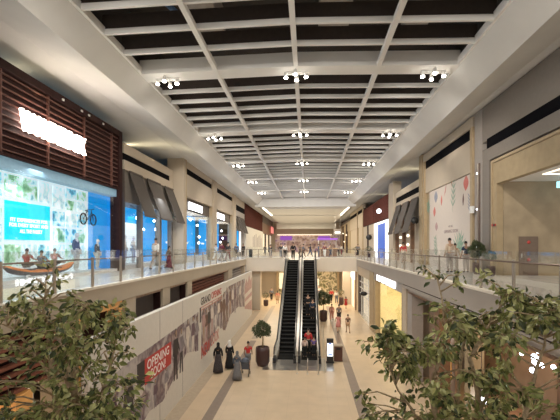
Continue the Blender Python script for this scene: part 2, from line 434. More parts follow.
# ---- upper left 1: sports shop with the big louvred band and lit sign
X1 = -10.3
t = front('wide sports shopfront with dark wooden louvre band above a glazed window, upper left', -1, X1, 8, 22.4, [
    ('header', 'header_blue', 8, 22.1, 9.72, 10.1, -.5, -.05),
    ('plinth', 'plastic_white', 8, 22.1, F, F+.14, -1.2, 0),
    ('window_glass', 'glass_shop', 8, 22.05, F+.14, 9.72, -.06, -.04),
    ('corner_post', 'wood_dark', 22.05, 22.4, F, 13.3, -.4, .12),
    ('frame_top', 'wood_dark', 8, 22.05, 13.0, 13.3, -.4, .12),
    ('frame_bottom', 'wood_dark', 8, 22.05, 10.1, 10.2, -.4, .08),
    ('backing', 'wood_dark', 8, 22.05, 10.2, 13.0, -.4, -.06),
    ('ceiling', 'header_blue', 8, 23, 10.0, 10.06, -3.55, -.5),
    ('side_panel', 'blue_wall', 22.9, 23.0, F, 10, -2.6, -.5),
])
slats(X1, -1, 8, 22.05, 10.2, 13.0, 12, -.06, .03, .034, (8.7, 11.2, 13.7, 16.2, 18.8, 21.4)).build('louvre', 'wood_slat', t)
for y in (16.9, 18.3, 18.9, 20.2): B(X1+.13, X1+.17, y, y+.12, 13.08, 13.16).build('clip_lamp', 'plastic_white', t)
w = thing('shop_sign', 'glowing white lettering sign on the dark wooden louvres, upper left', 'sign', (X1+.06, 16.4, 11.13))
text_mb('WONDERBOX', frame_left(X1+.08, 14.35, 11.17), 4.15, .76, .12, bold=.035).build('lettering', 'sign_white', w)
B(X1+.05, X1+.07, 14.35, 18.5, 11.4, 11.46).box(X1+.05, X1+.07, 14.35, 18.5, 11.75, 11.81).build('mounting_rail', 'wood_slat', w)
# picture wall of the sports shop
XP = -11.3
pw = thing('picture_wall', 'wall of sports photo prints, shop light painted in as glow, around a cyan slogan panel in the sports shop', 'display wall', (XP, 15, F+.14))
B(XP-.1, XP, 8, 20.85, F+.14, 9.95).build('glow_panel', 'wall_glow_white', pw)  # glows in place of the shop lights on the wall
cols = [(11.6, 12.9), (13.05, 13.9), (14.05, 14.95), (15.1, 15.98), (16.05, 16.9), (17.0, 17.7), (17.95, 18.8), (18.9, 19.75), (19.85, 20.6)]
pm = ['photo_green', 'photo_blue', 'photo_pale']
rows_top = [(E+1.9, E+3.0)]
for i, (a, b) in enumerate(cols):
    rows = [(E+1.9, E+2.75)] if i not in (6, 7, 8) else [(E+1.75, E+2.7)] if i == 6 else [(E+2.3, E+2.75), (E+1.75, E+2.2)]
    if i < 3 or i > 5: rows += [(E+.95, E+1.6), (E+.2, E+.85)]
    rows += [(E-.75, E+.1)]
    for j, (c, d) in enumerate(rows):
        B(XP, XP+.03, a, b, c, d).build('photo_print', pm[(i*2+j*2+(i//3)) % 3] if not (i == 3 and j == 0) else 'photo_green', pw)
sp = B(XP, XP+.04, 15.1, 17.72, E+.28, E+1.76).build('slogan_panel', 'display_cyan', pw)
tm = MB()
for z, tx, a, b in ((E+.98, 'FIT EXPERIENCES FOR', 15.35, 17.55), (E+.78, 'FOR EVERY SPORT AND', 15.3, 17.58), (E+.55, 'ALL THE FAMILY', 15.85, 17.2)):
    text_mb(tx, frame_left(XP+.045, a, z), b-a, .155, .01, tm, bold=.03)
tm.build('slogan_lettering', 'glow_white', sp)
B(XP-.1, XP, 20.85, 22.9, F+.14, 9.9).build('blue_panel', 'blue_wall', pw)
# lettering on the plinth
lt = text_mb('Super sport', frame_left(X1+.01, 14.8, F+.03), 2.9, .24, .015, bold=.02)
tag(lt.build('plinth_lettering', 'white_ink'), 'white script lettering along the base of the sports shop window', 'sign')

# kayak on the plinth
def kayak():
    x, ya, yb, z = -10.78, 14.4, 18.6, F+.16
    t = thing('kayak', 'long orange kayak with dark hull in the sports shop window', 'kayak', (x, 16.5, z))
    n, m = 18, 12
    def shell(z0, z1, inv):
        mb = MB(); vs = []; 
        for i in range(n+1):
            u = i/n; y = ya+(yb-ya)*u; w = .36*math.sin(PI*min(max(u, .012), .988))**.55; rise = .28*abs(2*u-1)**3
            for k in range(m+1):
                a = PI*k/m; vs.append((x+w*math.cos(a), y, z+.14+rise + (math.sin(a)*(z1 if not inv else -z0))*(1 if w > .1 else .5)))
        mb.add(vs, [(i*(m+1)+k, i*(m+1)+k+1, (i+1)*(m+1)+k+1, (i+1)*(m+1)+k) for i in range(n) for k in range(m)], 0, True); return mb
    shell(.14, .14, True).build('hull', 'kayak_dark', t); shell(.14, .12, False).build('deck', 'kayak_orange', t)
    for y in (15.6, 16.45, 17.3): MB().tube([(x+.24*math.cos(a*PI/8), y+.3*math.sin(a*PI/8), z+.275) for a in range(17)], .025, 6).build('cockpit_rim', 'kayak_dark', t)
kayak()
# bicycle on the wall
def bicycle():
    x = -10.95; ya, yb, z = 19.8, 20.7, E+1.38; r = .27
    t = thing('bicycle', 'small dark bicycle hung on the wall between photo prints and blue panel', 'bicycle', (x, 20.25, z-r))
    for y in (ya, yb):
        wh = MB().tube([(x, y+r*math.cos(2*PI*k/24), z+r*math.sin(2*PI*k/24)) for k in range(25)], .034, 6).build('wheel', 'rubber', t)
        sp_ = MB()
        for k in range(6): sp_.tube([(x, y-r*math.cos(PI*k/6), z-r*math.sin(PI*k/6)), (x, y+r*math.cos(PI*k/6), z+r*math.sin(PI*k/6))], .004, 4)
        sp_.build('spokes', 'plastic_black', wh)
    bb, seat, head = (x, 20.18, z-.02), (x, 20.1, z+.38), (x, 20.55, z+.38)
    MB().tube([(x, ya, z), bb, seat, (x, ya, z)], .018, 6).tube([bb, head, seat], .02, 6).build('frame', 'plastic_black', t)
    MB().tube([(x, yb, z), head, (x, 20.5, z+.5)], .022, 6).build('fork', 'plastic_black', t)
    MB().tube([(x-.2, 20.43, z+.53), (x, 20.5, z+.51), (x+.2, 20.43, z+.53)], .016, 6).build('handlebar', 'plastic_black', t)
    MB().ball((x, 20.08, z+.42), (.06, .12, .035)).build('saddle', 'plastic_black', t)
    MB().box(x-.02, -11.28, 20.18, 20.22, z+.2, z+.24).build('wall_mount', 'steel', t)
bicycle()

# ---- upper left 2: shop with three grey awnings
X2 = -10.4
YA, YZ = 23.05, 31.35
P2 = [25.55, 28.75]
t = front('blue-lit shopfront behind the three grey awnings, upper left', -1, X2, YA, YZ, [
    ('parapet', 'cream_panel', YA, YZ, 12.35, 12.9, -.3, 0), ('vent_louvre', 'black_louvre', YA, 30.7, 11.95, 12.35, -.3, -.05), ('parapet_end', 'cream_panel', 30.7, YZ, 11.95, 12.35, -.3, 0),
    ('lintel', 'cream_panel', YA, YZ, 11.42, 11.95, -.3, .03), ('header', 'taupe_panel', YA, YZ, 9.6, 11.42, -.3, -.12),
    ('post', 'taupe_panel', P2[0]-.14, P2[0]+.14, F, 11.42, -.3, 0), ('post', 'taupe_panel', P2[1]-.14, P2[1]+.14, F, 11.42, -.3, 0), ('post', 'taupe_panel', YZ-.3, YZ, F, 11.42, -.3, 0),
    ('post', 'dark_trim', YA, YA+.15, F, 11.42, -.3, 0),
    ('window_glass', 'glass_shop', YA+.15, P2[0]-.14, F, 9.6, -.2, -.18), ('window_glass', 'glass_shop', P2[0]+.14, P2[1]-.14, F, 9.6, -.2, -.18), ('window_glass', 'glass_shop', P2[1]+.14, YZ-.3, F, 9.6, -.2, -.18),
    ('display_wall', 'display_blue', 24.0, 25.9, F+.1, 9.6, -1.6, -1.5), ('display_wall', 'wall_glow_white', 25.9, 28.4, F+.2, 8.6, -1.6, -1.5), ('display_wall', 'display_blue', 25.9, 28.4, 8.6, 9.6, -1.6, -1.5), ('display_wall', 'display_blue', 28.4, YZ+.2, F+.1, 9.6, -1.6, -1.5), ('ceiling', 'taupe_panel', YA, YZ, 9.6, 9.7, -3.4, -.3),
    ('display_base', 'plastic_white', YA+.1, YZ-.3, F, F+.25, -1.4, -.35),
])
bulbs(t, [(-11.2, y, z) for y, z in ((24.0, 9.2), (26.6, 8.9), (27.7, 8.2), (29.6, 8.9), (30.4, 7.5), (29.9, 8.3))], r=.09)
blind = MB()
for i in range(9): blind.box(X2-.6, X2-.56, 24.2, 26.0, 7.2+i*.13, 7.19+i*.13)
blind.build('window_blind', 'glow_white', t)
def awning(s, Xf, y0, y1, zt, Xb, zb_, label):
    t = thing('awning', label, 'awning', (Xf-s*.05, (y0+y1)/2, zt), 'grey cloth awnings on the upper shops')
    a, b = Xf-s*.06, Xb
    MB().hexa([(a, y0, zt), (b, y0, zb_), (b, y1, zb_), (a, y1, zt), (a, y0, zt+.05), (b-s*.02, y0, zb_+.05), (b-s*.02, y1, zb_+.05), (a, y1, zt+.05)]).build('cloth', 'awning_cloth', t)
    MB().tube([(b, y0-.02, zb_), (b, y1+.02, zb_)], .035, 8).build('front_bar', 'dark_trim', t)
    B(Xf-s*.04, Xf-s*.1, y0, y1, zt+.05, zt+.14).build('mounting_rail', 'dark_trim', t)
    for y in (y0+.08, y1-.08): MB().tube([(Xf-s*.04, y, (zt+zb_)/2-.6), (b+s*.0, y, zb_+.03)], .018, 6).build('arm', 'dark_trim', t)
for a, b, nm in ((23.5, 25.3, 'first steep grey cloth awning beside the sports shop, upper left'), (26.1, 28.4, 'middle steep grey cloth awning of the three on the upper left'), (29.3, 31.1, 'third steep grey cloth awning, next to the tan column, upper left')):
    awning(-1, X2, a, b, 11.3, -9.42, 8.8, nm)

# ---- upper left 3 and 4: cream-headed blue windows
X3 = -9.7
def blue_front(label, a, b, sg, bpts):
    t = front(label, -1, X3, a, b, [
        ('parapet', 'cream_panel', a, b, 13.35, ZC-.03, -.4, 0), ('vent_louvre', 'black_louvre', a+.2, b-.2, 12.85, 13.35, -.4, -.06), ('vent_edge', 'gold_trim', a, a+.2, 12.85, 13.35, -.4, 0), ('vent_edge', 'gold_trim', b-.2, b, 12.85, 13.35, -.4, 0),
        ('header_panel', 'cream_panel', a, b, 11.1, 12.85, -.4, -.02), ('header_trim', 'gold_trim', a, b, 11.05, 11.1, -.4, .02), ('sign_band', 'dark_trim', a+.2, b-.2, 10.0, 11.05, -.5, -.3),
        ('post', 'gold_trim', a, a+.2, F, 11.05, -.4, 0), ('post', 'gold_trim', b-.2, b, F, 11.05, -.4, 0),
        ('window_glass', 'glass_shop', a+.2, b-.2, F, 10.0, -.24, -.22), ('display_wall', 'display_blue', a, b, F, 10.0, -1.9, -1.8), ('display_base', 'plastic_white', a+.2, b-.2, F, F+.5, -1.6, -.5),
        ('ceiling', 'grey_panel', a, b, 10.0, 10.08, -4.1, -.5)])
    bulbs(t, [(X3-1.0, y, z) for y, z in bpts], r=.12)
    mb = MB()
    for q in range(4): mb.box(X3-1.78, X3-1.75, a+.6+q*1.6, a+1.7+q*1.6, 7.3+.4*(q % 3), 7.45+.4*(q % 3))
    mb.build('shelf', 'glow_white', t)
    g = thing('shop_sign', sg[2], 'sign', (X3-.25, sg[0], 10.05))
    B(X3-.29, X3-.18, sg[0], sg[1], 10.15, 10.78).build('light_box', 'sign_cool', g)
    B(X3-.285, X3-.17, sg[0]-.06, sg[1]+.06, 10.78, 10.84).box(X3-.285, X3-.17, sg[0]-.06, sg[1]+.06, 10.09, 10.15).build('frame', 'dark_trim', g)
blue_front('blue-lit shopfront with tan header panel, just past the awnings, upper left', 32.2, 41.4, (33.9, 38.0, 'glowing white box sign in the blue window just past the awnings'), ((33.2, 9.3), (34.6, 9.6), (37, 9.5), (39.3, 9.1), (40, 8.0), (39.8, 7.4)))
blue_front('blue-lit shopfront with tan header panel, second past the awnings, upper left', 43.1, 52.4, (44.2, 48.0, 'glowing white box sign in the second blue window past the awnings'), ((43.9, 9.2), (47, 9.5), (50.3, 9.0), (51, 8.1), (49.8, 7.6)))
struct('column_upper', B(-10.9, X3+.08, 31.4, 32.0, F, ZC-.02), 'cream_panel')
struct('column_upper', B(-10.4, X3+.1, 32.0, 32.18, F, ZC-.02), 'gold_trim')
struct('column_upper', B(-10.4, X3+.06, 41.45, 43.05, F, ZC-.02), 'pier_paint')
struct('column_upper', B(-10.4, X3+.06, 52.45, 54.4, F, ZC-.02), 'pier_paint')
# ---- upper left 5, 6, 7
t = front('grey shopfront with black vent and tilted dark panels, far upper left', -1, X3, 54.45, 62, [
    ('parapet', 'cream_panel', 54.45, 62, 12.8, ZC-.1, -.4, 0), ('vent_louvre', 'black_louvre', 54.8, 61.6, 12.0, 12.8, -.4, -.05), ('lintel', 'grey_panel', 54.45, 62, 11.2, 12.0, -.4, 0),
    ('post', 'grey_panel', 54.45, 55, F, 11.2, -.4, 0), ('post', 'grey_panel', 61.4, 62, F, 11.2, -.4, 0), ('display_wall', 'grey_panel', 55, 61.4, F, 11.2, -.5, -.4)])
for y in (55.4, 57.5, 59.6): B(X3-.38, X3-.3, y, y+1.0, F+.6, 9.3).build('display_window', 'glow_white' if y != 57.5 else 'display_blue', t)
for a in (55.1, 57.2, 59.3):
    awning(-1, X3, a, a+1.8, 11.1, -9.0, 9.0, {55.1: 'first', 57.2: 'second', 59.3: 'third'}[a] + ' small dark awning on the far grey shop, upper left')
t = front('closed shop with brown slatted band above plain white hoarding, far upper left', -1, X3, 62.1, 86, [
    ('backing', 'wood_dark', 62.1, 86, 10.2, ZC-.1, -.4, 0), ('hoarding', 'white_board', 62.1, 86, F, 10.2, -.2, .2)])
for a, b in ((62.2, 73.8), (74.2, 85.8)): vslats(X3, -1, a, b, 10.3, ZC-.2, 18, 0, .08, .25).build('slat_panel', 'slat_red', t)
mb = MB()
for q in range(7): mb.box(X3+.2, X3+.21, 70+q*2, 70.7+q*2, 7.0, 8.8+(q % 3)*.3)
mb.build('printed_figures', 'ink_grey', t)
t = front('dim olive shopfront at the far end, upper left', -1, X3, 86.1, 111, [
    ('parapet', 'dark_trim', 86.1, 111, 12.3, ZC-.1, -.4, .1), ('header', 'wood_brown', 86.1, 111, 10.0, 12.3, -.4, 0), ('window_panel', 'shop_cream_glow', 86.5, 110, F, 10.0, -.5, -.3),
    ('post', 'dark_trim', 93, 94, F, 10, -.3, .05), ('post', 'dark_trim', 101, 102, F, 10, -.3, .05)])
tag(B(-9.4, -9.3, 103, 110, 10.6, 12.2).build('shop_sign', 'pink_sign'), 'small glowing pink shop sign at the far end, upper left', 'sign')

# ---- upper right 1: corridor portal
X4 = 8.6
t = front('tan stone portal to a side corridor, upper right', 1, X4, 2, 20.0, [
    ('wall_band', 'taupe_panel', 2, 20.0, 12.12, ZC-.05, -.34, 0), ('vent_louvre', 'black_louvre', 2, 19.5, 11.72, 12.2, -.3, .004), ('wall_band', 'taupe_panel', 2, 20.0, 11.13, 11.75, -.34, 0),
    ('wall_panel', 'taupe_panel', 19.25, 20.0, F, 11.13, -.34, 0), ('trim_strip', 'dark_trim', 2, 19.25, 11.07, 11.13, -.34, -.1), ('trim_strip', 'dark_trim', 19.17, 19.25, F, 11.07, -.34, -.1),
    ('lintel', 'gold_stone', 2, 19.17, 9.92, 11.07, -.34, -.05), ('lintel_edge', 'gold_trim', 2, 19.12, 10.93, 11.02, -.05, .0), ('jamb', 'gold_stone', 18.62, 19.17, F, 9.92, -.34, -.05), ('jamb_edge', 'gold_trim', 18.98, 19.1, F, 10.93, -.05, 0)],
    name='portal', cat='portal')
tag(B(9.62, 10.45, YW-.05, YW-.005, F, F+1.78).box(9.7, 9.74, YW-.09, YW-.05, F+.8, F+1.0, 1).build('service_door', ['door_brown', 'steel']), 'brown door in the stone wall of the side corridor', 'door')
for z, nm in ((F+1.52, 'upper'), (F+.72, 'lower')):
    tag(MB().tube([(10.03, YW-.06, z), (10.03, YW-.075, z)], .075, 14).build('warning_sign', 'sign_red'), 'round red sign, %s of the two on the brown corridor door' % nm, 'sign')
tag(B(8.56, 8.64, 18.66, 18.94, F+2.27, F+2.37).box(8.55, 8.57, 18.64, 18.74, F+2.28, F+2.36, 1).build('fire_sign', ['sign_red', 'plastic_black']), 'small red and black sign on the left jamb of the corridor portal', 'sign')
ex = thing('exit_sign', 'glowing pale blue exit sign hanging from the corridor ceiling, upper right', 'exit sign', (11.2, 17.6, E+2.7))
B(10.7, 11.3, 17.55, 17.62, E+2.55, E+2.82).build('light_box', 'exit_glow', ex)
text_mb('EXIT', frame_front(10.78, 17.55, E+2.61), .42, .15, .005).build('lettering', 'white_ink', ex)
B(10.8, 10.82, 17.58, 17.6, E+2.82, E+3.0).box(11.2, 11.22, 17.58, 17.6, E+2.82, E+3.0).build('hanger', 'steel', ex)
tr = thing('ceiling_light_strip', 'rectangular warm light strip set in the corridor ceiling, upper right', 'ceiling light', (12, 15, E+3.0))
B(9.6, 16, 17.2, 17.3, E+2.97, E+2.995).box(9.6, 9.68, 8, 17.2, E+2.97, E+2.995).build('led_line', 'led_soft', tr); B(10.9, 10.96, 8, 16.2, E+2.97, E+2.995).box(10.96, 16, 16.14, 16.2, E+2.97, E+2.995).build('led_line', 'led_soft', tr)
light('AREA', (12.5, 13.5, E+2.9), 130, WARM, 5, (0, .25, -1), size_y=7)
# pier between portal and floral hoarding
pr = thing('service_pier', 'dark metal pier with small lights between portal and floral hoarding, upper right', 'pier', (8.6, 20.5, F))
B(8.6, 9.0, 20.03, 20.95, F, ZC-.05).build('pier_panel', 'grey_panel', pr)
B(8.54, 8.6, 20.25, 20.55, F, 11.2).build('chrome_strip', 'rail_metal', pr)
B(8.50, 8.54, 20.36, 20.42, F, 11.2).build('chrome_edge', 'steel', pr)
for z in (F+1.3, F+3.2, F+5): MB().ball((8.5, 20.4, z), .04).build('lamp', 'bulb_cool', pr)
B(8.36, 8.5, 20.72, 21.0, E+1.75, E+2.1).build('speaker_box', 'plastic_white', pr)

# ---- upper right 2: floral hoarding
t = front('closed shopfront with tan frame holding a pale leaf-print hoarding, upper right', 1, X4, 21.0, 30.0, [
    ('parapet', 'cream_panel', 21.0, 30.0, 13.25, ZC-.12, -.4, .08), ('vent_louvre', 'black_louvre', 21.35, 29.7, 12.68, 13.25, -.4, -.02), ('frame_edge', 'gold_trim', 21.0, 21.3, F, 13.25, -.4, .1), ('frame_edge', 'gold_trim', 29.7, 30.0, F, 13.25, -.4, .1),
    ('header_panel', 'cream_panel', 21.3, 29.7, 10.94, 12.68, -.4, .0), ('jamb', 'gold_stone', 28.9, 29.7, F, 10.94, -.4, -.1)])
hp = B(X4+.05, X4+.15, 21.3, 28.9, F, 10.9).build('printed_hoarding', 'poster_cream', t)
def P4(x, y):   # point on the hoarding face seen at picture position x, y
    return (X4+.04, 404*(X4)/(x-308), E + (247-y)*X4/(x-308))
def poly_at(cx, cy, pts, X, s):
    return [(X, cx - s*p[0], cy + p[1]) for p in pts]
def leaf_pts(l, w, a, n=8):
    up = [(l*i/n, w*math.sin(PI*i/n)) for i in range(n+1)]; dn = [(l*i/n, -w*math.sin(PI*i/n)) for i in range(n-1, 0, -1)]
    c, s_ = math.cos(a), math.sin(a); return [(x*c-y*s_, x*s_+y*c) for x, y in up+dn]
XQ = X4+.05
INK = ['ink_green', 'ink_coral', 'ink_rose', 'ink_blue', 'ink_tan', 'ink_brown']
def blob(px, py, l, w, a, mi):
    _, y, z = P4(px, py); MB().extrude(poly_at(y, z, leaf_pts(l, w, a), XQ, 1), (-.006, 0, 0)).build('printed_shape', INK[mi], hp)
for px, py in ((464, 191), (440, 206), (433, 217), (435, 231)):
    blob(px, py, {464: .85, 440: .7, 433: .7, 435: .6}[px], {464: .36, 440: .14, 433: .25, 435: .28}[px], 1.45, {464: 1, 440: 1, 433: 1, 435: 2}[px])
blob(434.5, 203, .8, .36, 1.5, 3); blob(443, 196, .8, .05, 1.1, 1); blob(444, 193, .8, .05, 1.3, 2); blob(461.5, 206, .7, .1, 1.5, 5); blob(450.5, 187, .5, .1, 1.7, 4)
def frond(px, py, L, mi, a0=1.5):
    _, y, z = P4(px, py); gm = MB()
    gm.extrude(poly_at(y, z, leaf_pts(L, .025, a0), XQ, 1), (-.004, 0, 0))
    for i in range(1, 6):
        u = L*i/6; bx, bz = u*math.cos(a0), u*math.sin(a0)
        for sg in (-1, 1):
            gm.extrude([(XQ, y-bx-p[0], z+bz+p[1]) for p in leaf_pts(.62*(1-.4*i/6), .045, a0+sg*.75)], (-.006, 0, 0))
    gm.build('printed_leaf', INK[mi], hp)
frond(451, 212, 2.1, 0, 1.45); frond(435, 259, 1.6, 0, 1.75); frond(457.5, 256, 1.2, 0, 1.3); frond(424.9+3, 215, 1.0, 0, 1.9); frond(469.5, 216, 1.2, 3, 1.7)
_, y, z = P4(457.5, 250); gm = MB()
for k in range(9): gm.extrude(poly_at(y, z, leaf_pts(1.2, .05, .25+k*.33), XQ, 1), (-.005, 0, 0), 0)
gm.build('printed_leaf', 'ink_green', hp)
tm = MB(); text_mb('WE ARE', frame_right(XQ-.001, 25.0, E+1.2), .75, .12, .006, tm); text_mb('OPENING SOON', frame_right(XQ-.001, 25.75, E+.86), 2.35, .2, .006, tm, bold=.02)
tm.build('hoarding_lettering', 'ink_text', hp)
struct('column_upper', B(8.45, 9.2, 30.03, 30.9, F, ZC-.02), 'gold_stone')

# ---- upper right 3: awning shop
t = front('dim warm shopfront behind three grey awnings, upper right', 1, X4, 30.95, 40.0, [
    ('parapet', 'cream_panel', 30.95, 40, 11.75, 12.3, -.4, 0), ('vent_louvre', 'black_louvre', 31.2, 39.8, 11.25, 11.75, -.4, -.05), ('lintel', 'cream_panel', 30.95, 40, 10.9, 11.25, -.4, .03), ('header', 'taupe_panel', 30.95, 40, 9.2, 10.9, -.4, -.12),
    ('post', 'wood_brown', 30.95, 31.3, F, 10.9, -.4, 0), ('post', 'wood_brown', 33.9, 34.2, F, 10.9, -.4, 0), ('post', 'wood_brown', 36.9, 37.2, F, 10.9, -.4, 0), ('post', 'wood_brown', 39.7, 40, F, 10.9, -.4, 0),
    ('window_panel', 'cream_panel', 31.3, 39.7, F, 9.2, -.5, -.3)])
bulbs(t, [(X4+.15, 35.55, 8.0), (X4+.15, 35.55, 7.2), (X4+.15, 38.4, 7.9), (X4+.15, 38.4, 7.1)], 'led_soft', .13, 'wall_lamp')
for a, b, nm in ((31.5, 33.6, 'nearest steep grey awning of the three on the upper right'), (34.5, 36.6, 'middle steep grey awning of the three on the upper right'), (37.5, 39.4, 'farthest steep grey awning of the three on the upper right')):
    awning(1, X4, a, b, 10.8, 7.75, 8.2, nm)
rs = thing('round_sign', 'round black sign on a bracket beside the nearest right awning', 'sign', (8.1, 30.6, E+2.0))
MB().tube([(8.05, 30.58, E+2.0), (8.05, 30.66, E+2.0)], .27, 20).build('sign_disc', 'plastic_black', rs); MB().tube([(8.05, 30.62, E+2.27), (8.44, 30.62, E+2.27)], .02).build('bracket_mount', 'dark_trim', rs)
struct('column_upper', B(8.4, 9.2, 40.05, 42.3, F, ZC-.4), 'cream_panel')
# ---- upper right 4: brown slatted shop with the blue window
t = front('shopfront with dark red slatted band over a white-framed blue window, upper right', 1, X4, 42.4, 63, [
    ('backing', 'wood_dark', 42.4, 63, 10.05, 12.75, -.4, 0), ('wall_panel', 'cream_panel', 53, 63, F, 10.05, -.4, 0), ('window_frame', 'glow_white', 43, 52.5, 9.75, 10.0, -.3, .06), ('window_frame', 'glow_white', 50.7, 52.5, F, 9.75, -.3, .06),
    ('window_frame', 'glow_white', 43.0, 44.9, F, 9.75, -.3, .06), ('display_window', 'royal_blue', 44.9, 50.7, F, 9.75, -.3, -.1), ('post', 'wood_dark', 57.6, 58.4, F, 10.05, 0, .1)])
for a, b in ((42.6, 52.4), (52.8, 62.8)): vslats(X4, 1, a, b, 10.15, 12.65, 16, 0, .1, .3).build('slat_panel', 'slat_red', t)
gs = thing('round_sign', 'round glowing white sign on the dark red slats, upper right', 'sign', (8.08, 46.2, E+4.1))
MB().tube([(8.08, 46.15, E+4.1), (8.08, 46.3, E+4.1)], .26, 20).build('lamp_disc', 'sign_cool', gs); MB().tube([(8.08, 46.22, E+4.34), (8.49, 46.22, E+4.34)], .03).build('bracket_mount', 'dark_trim', gs)
bs = thing('round_sign', 'round dark sign on the pale wall left of the blue window, upper right', 'sign', (8.3, 53.9, E+1.3))
MB().tube([(8.1, 53.9, E+1.3), (8.1, 54, E+1.3)], .38, 20).build('sign_disc', 'plastic_black', bs); MB().tube([(8.1, 53.95, E+1.65), (8.58, 53.95, E+1.65)], .02).build('bracket_mount', 'dark_trim', bs)
# ---- upper right 5, 6
parts = []
for a, b in ((63.2, 70), (70.4, 83)):
    parts += [('parapet', 'cream_panel', a, b, 13.1, ZC-.2, -.4, 0), ('vent_louvre', 'black_louvre', a, b, 12.5, 13.1, -.4, -.05), ('header_panel', 'cream_panel', a, b, 10.3, 12.5, -.4, 0), ('window_panel', 'cream_panel', a+.4, b-.4, F, 10.3, -.4, -.1), ('post', 'gold_trim', a, a+.4, F, 13.1, -.4, .1)]
front('pair of pale panelled shopfronts with thin gilt posts, far upper right', 1, X4, 63.2, 83, parts)
t = front('dim gilt shopfront at the far end, upper right', 1, X4, 83.2, 110, [
    ('parapet', 'dark_trim', 83.2, 110, 12.4, 12.9, -.4, .05), ('header', 'gold_stone', 83.2, 110, 10.4, 12.4, -.4, 0), ('window_panel', 'gold_stone', 83.2, 110, F, 10.4, -.4, -.1), ('post', 'wood_dark', 89, 91, F, 12, -.1, .1), ('post', 'wood_dark', 98, 100, F, 12, -.1, .1)])
bulbs(t, [(8.3, 88, 9.6), (8.3, 93, 8.2), (8.3, 96, 10.2)], 'led_soft', .14)

# ---- far end shop
t = front('brightly lit far end shop with purple signs and coloured shelves', 1, 0, 111, 112, [], name='shopfront')
B(-9, 9, 111.7, 111.95, F, E+3.2).build('shelf_wall', 'shop_shelves', t)
B(-8.5, 6.5, 111.3, 111.6, E+3.3, E+3.42).build('light_line', 'led_soft', t)
B(-9, 9, 111.3, 112, E+3.6, ZC-.1).build('header', 'cream_panel', t)
tag(B(-7.6, -4.4, 111.0, 111.2, E+1.9, E+3.0).build('shop_sign', 'purple_sign'), 'purple sign on the left of the far end shop', 'sign')
tag(B(2.8, 6.0, 111.0, 111.2, E+1.9, E+3.0).build('shop_sign', 'purple_sign'), 'purple sign on the right of the far end shop', 'sign')
hs = thing('hanging_sign', 'grey hanging sign with white strip near the far right shops', 'sign', (5, 70, E+2.3))
B(4.4, 5.7, 70, 70.12, E+2.05, E+3.1).build('sign_board', 'grey_panel', hs); B(4.6, 5.55, 69.97, 70, E+2.35, E+2.65).build('glow_panel', 'glow_white', hs)
B(4.6, 4.63, 70.05, 70.08, E+3.1, E+6.1).box(5.5, 5.53, 70.05, 70.08, E+3.1, E+6.1).build('hanger', 'steel', hs)
for x, nm in ((-6.95, 'left'), (6.2, 'right')):
    tag(B(x-.12, x+.12, 62.5, 77, E+6.02, E+6.09).build('ceiling_light_strip', 'led_strip'), 'long white light strip in the far ceiling, %s of the two' % nm, 'ceiling light')
for y in (82, 96): light('AREA', (-.5, y, E+5.8), 1296, (1, .87, .64), 11, size_y=10)
light('AREA', (-.5, 69, E+5.8), 1008, (1, .87, .64), 10, size_y=10)

# ================================================================== GROUND FLOOR SHOPS
XG = XL-.02
def gfront(label, a, b, parts): return front(label, -1, XG, a, b, parts, 0)
Z1 = F-.67
t = gfront('ground shop with dark wooden louvres and orange-lit posts behind the left tree', 6.55, 11.35, [
    ('window_panel', 'shop_cream_glow', 6.6, 11.3, .2, 3.4, -.9, -.8), ('post', 'orange_lit', 6.6, 7.0, 0, 3.4, -.6, -.1), ('post', 'orange_lit', 8.0, 8.5, 0, 3.4, -.6, -.1), ('post', 'grey_panel', 7.3, 7.7, 0, 3.4, -.6, -.2), ('post', 'orange_lit', 9.7, 10.3, 0, 3.4, -.6, -.1),
    ('backing', 'wood_dark', 6.6, 11.3, 3.4, Z1, -.6, -.3)])
slats(XG, -1, 6.6, 11.3, 3.4, Z1-.1, 7, -.3, -.12, .08).build('louvre', 'wood_red', t)
t = gfront('ground shop with warm orange-lit opening frame, left, behind the tree top', 12.15, 15.15, [
    ('backing', 'wood_dark', 12.15, 15.15, 0, Z1, -.6, -.5), ('frame_top', 'orange_lit', 12.15, 15.1, Z1-.22, Z1-.02, -.5, -.04), ('post', 'orange_lit', 14.85, 15.1, 2.5, Z1-.22, -.5, -.04), ('post', 'orange_lit', 12.15, 12.35, 2.5, Z1-.22, -.5, -.04)])
for a, b, nm in ((16.15, 19.05, 'dark closed ground shop opening above the hoarding, nearer of the two dark ones'), (20.15, 22.95, 'dark closed ground shop opening above the hoarding, farther of the two dark ones')):
    gfront(nm, a, b, [('sign_panel', 'dark_trim', a, b, 2.4, Z1, -.5, -.36), ('frame_top', 'ink_tan', a, b, Z1-.1, Z1, -.36, -.02), ('frame_side', 'wood_dark', b-.12, b, 2.4, Z1-.1, -.36, -.05), ('lower_panel', 'taupe_panel', a, b, 0, 2.4, -.5, -.36)])
t = gfront('long ground shop opening filled with red-brown slats above the hoarding', 23.95, 34.75, [('backing', 'wood_dark', 23.95, 34.75, 0, Z1, -.5, -.42), ('frame_top', 'ink_tan', 23.95, 34.75, Z1-.1, Z1, -.42, -.02)])
slats(XG, -1, 23.95, 34.75, 2.4, Z1-.1, 13, -.42, -.3, .12).build('slat_panel', 'wood_red', t)
t = gfront('grey shuttered ground shop opening beside the bridge, left', 36.65, 43.65, [('backing', 'taupe_panel', 36.65, 43.65, 0, Z1, -.5, -.4)])
slats(XG, -1, 36.65, 43.65, 3.0, Z1, 8, -.4, -.32, .14).build('shutter', 'grey_panel', t)

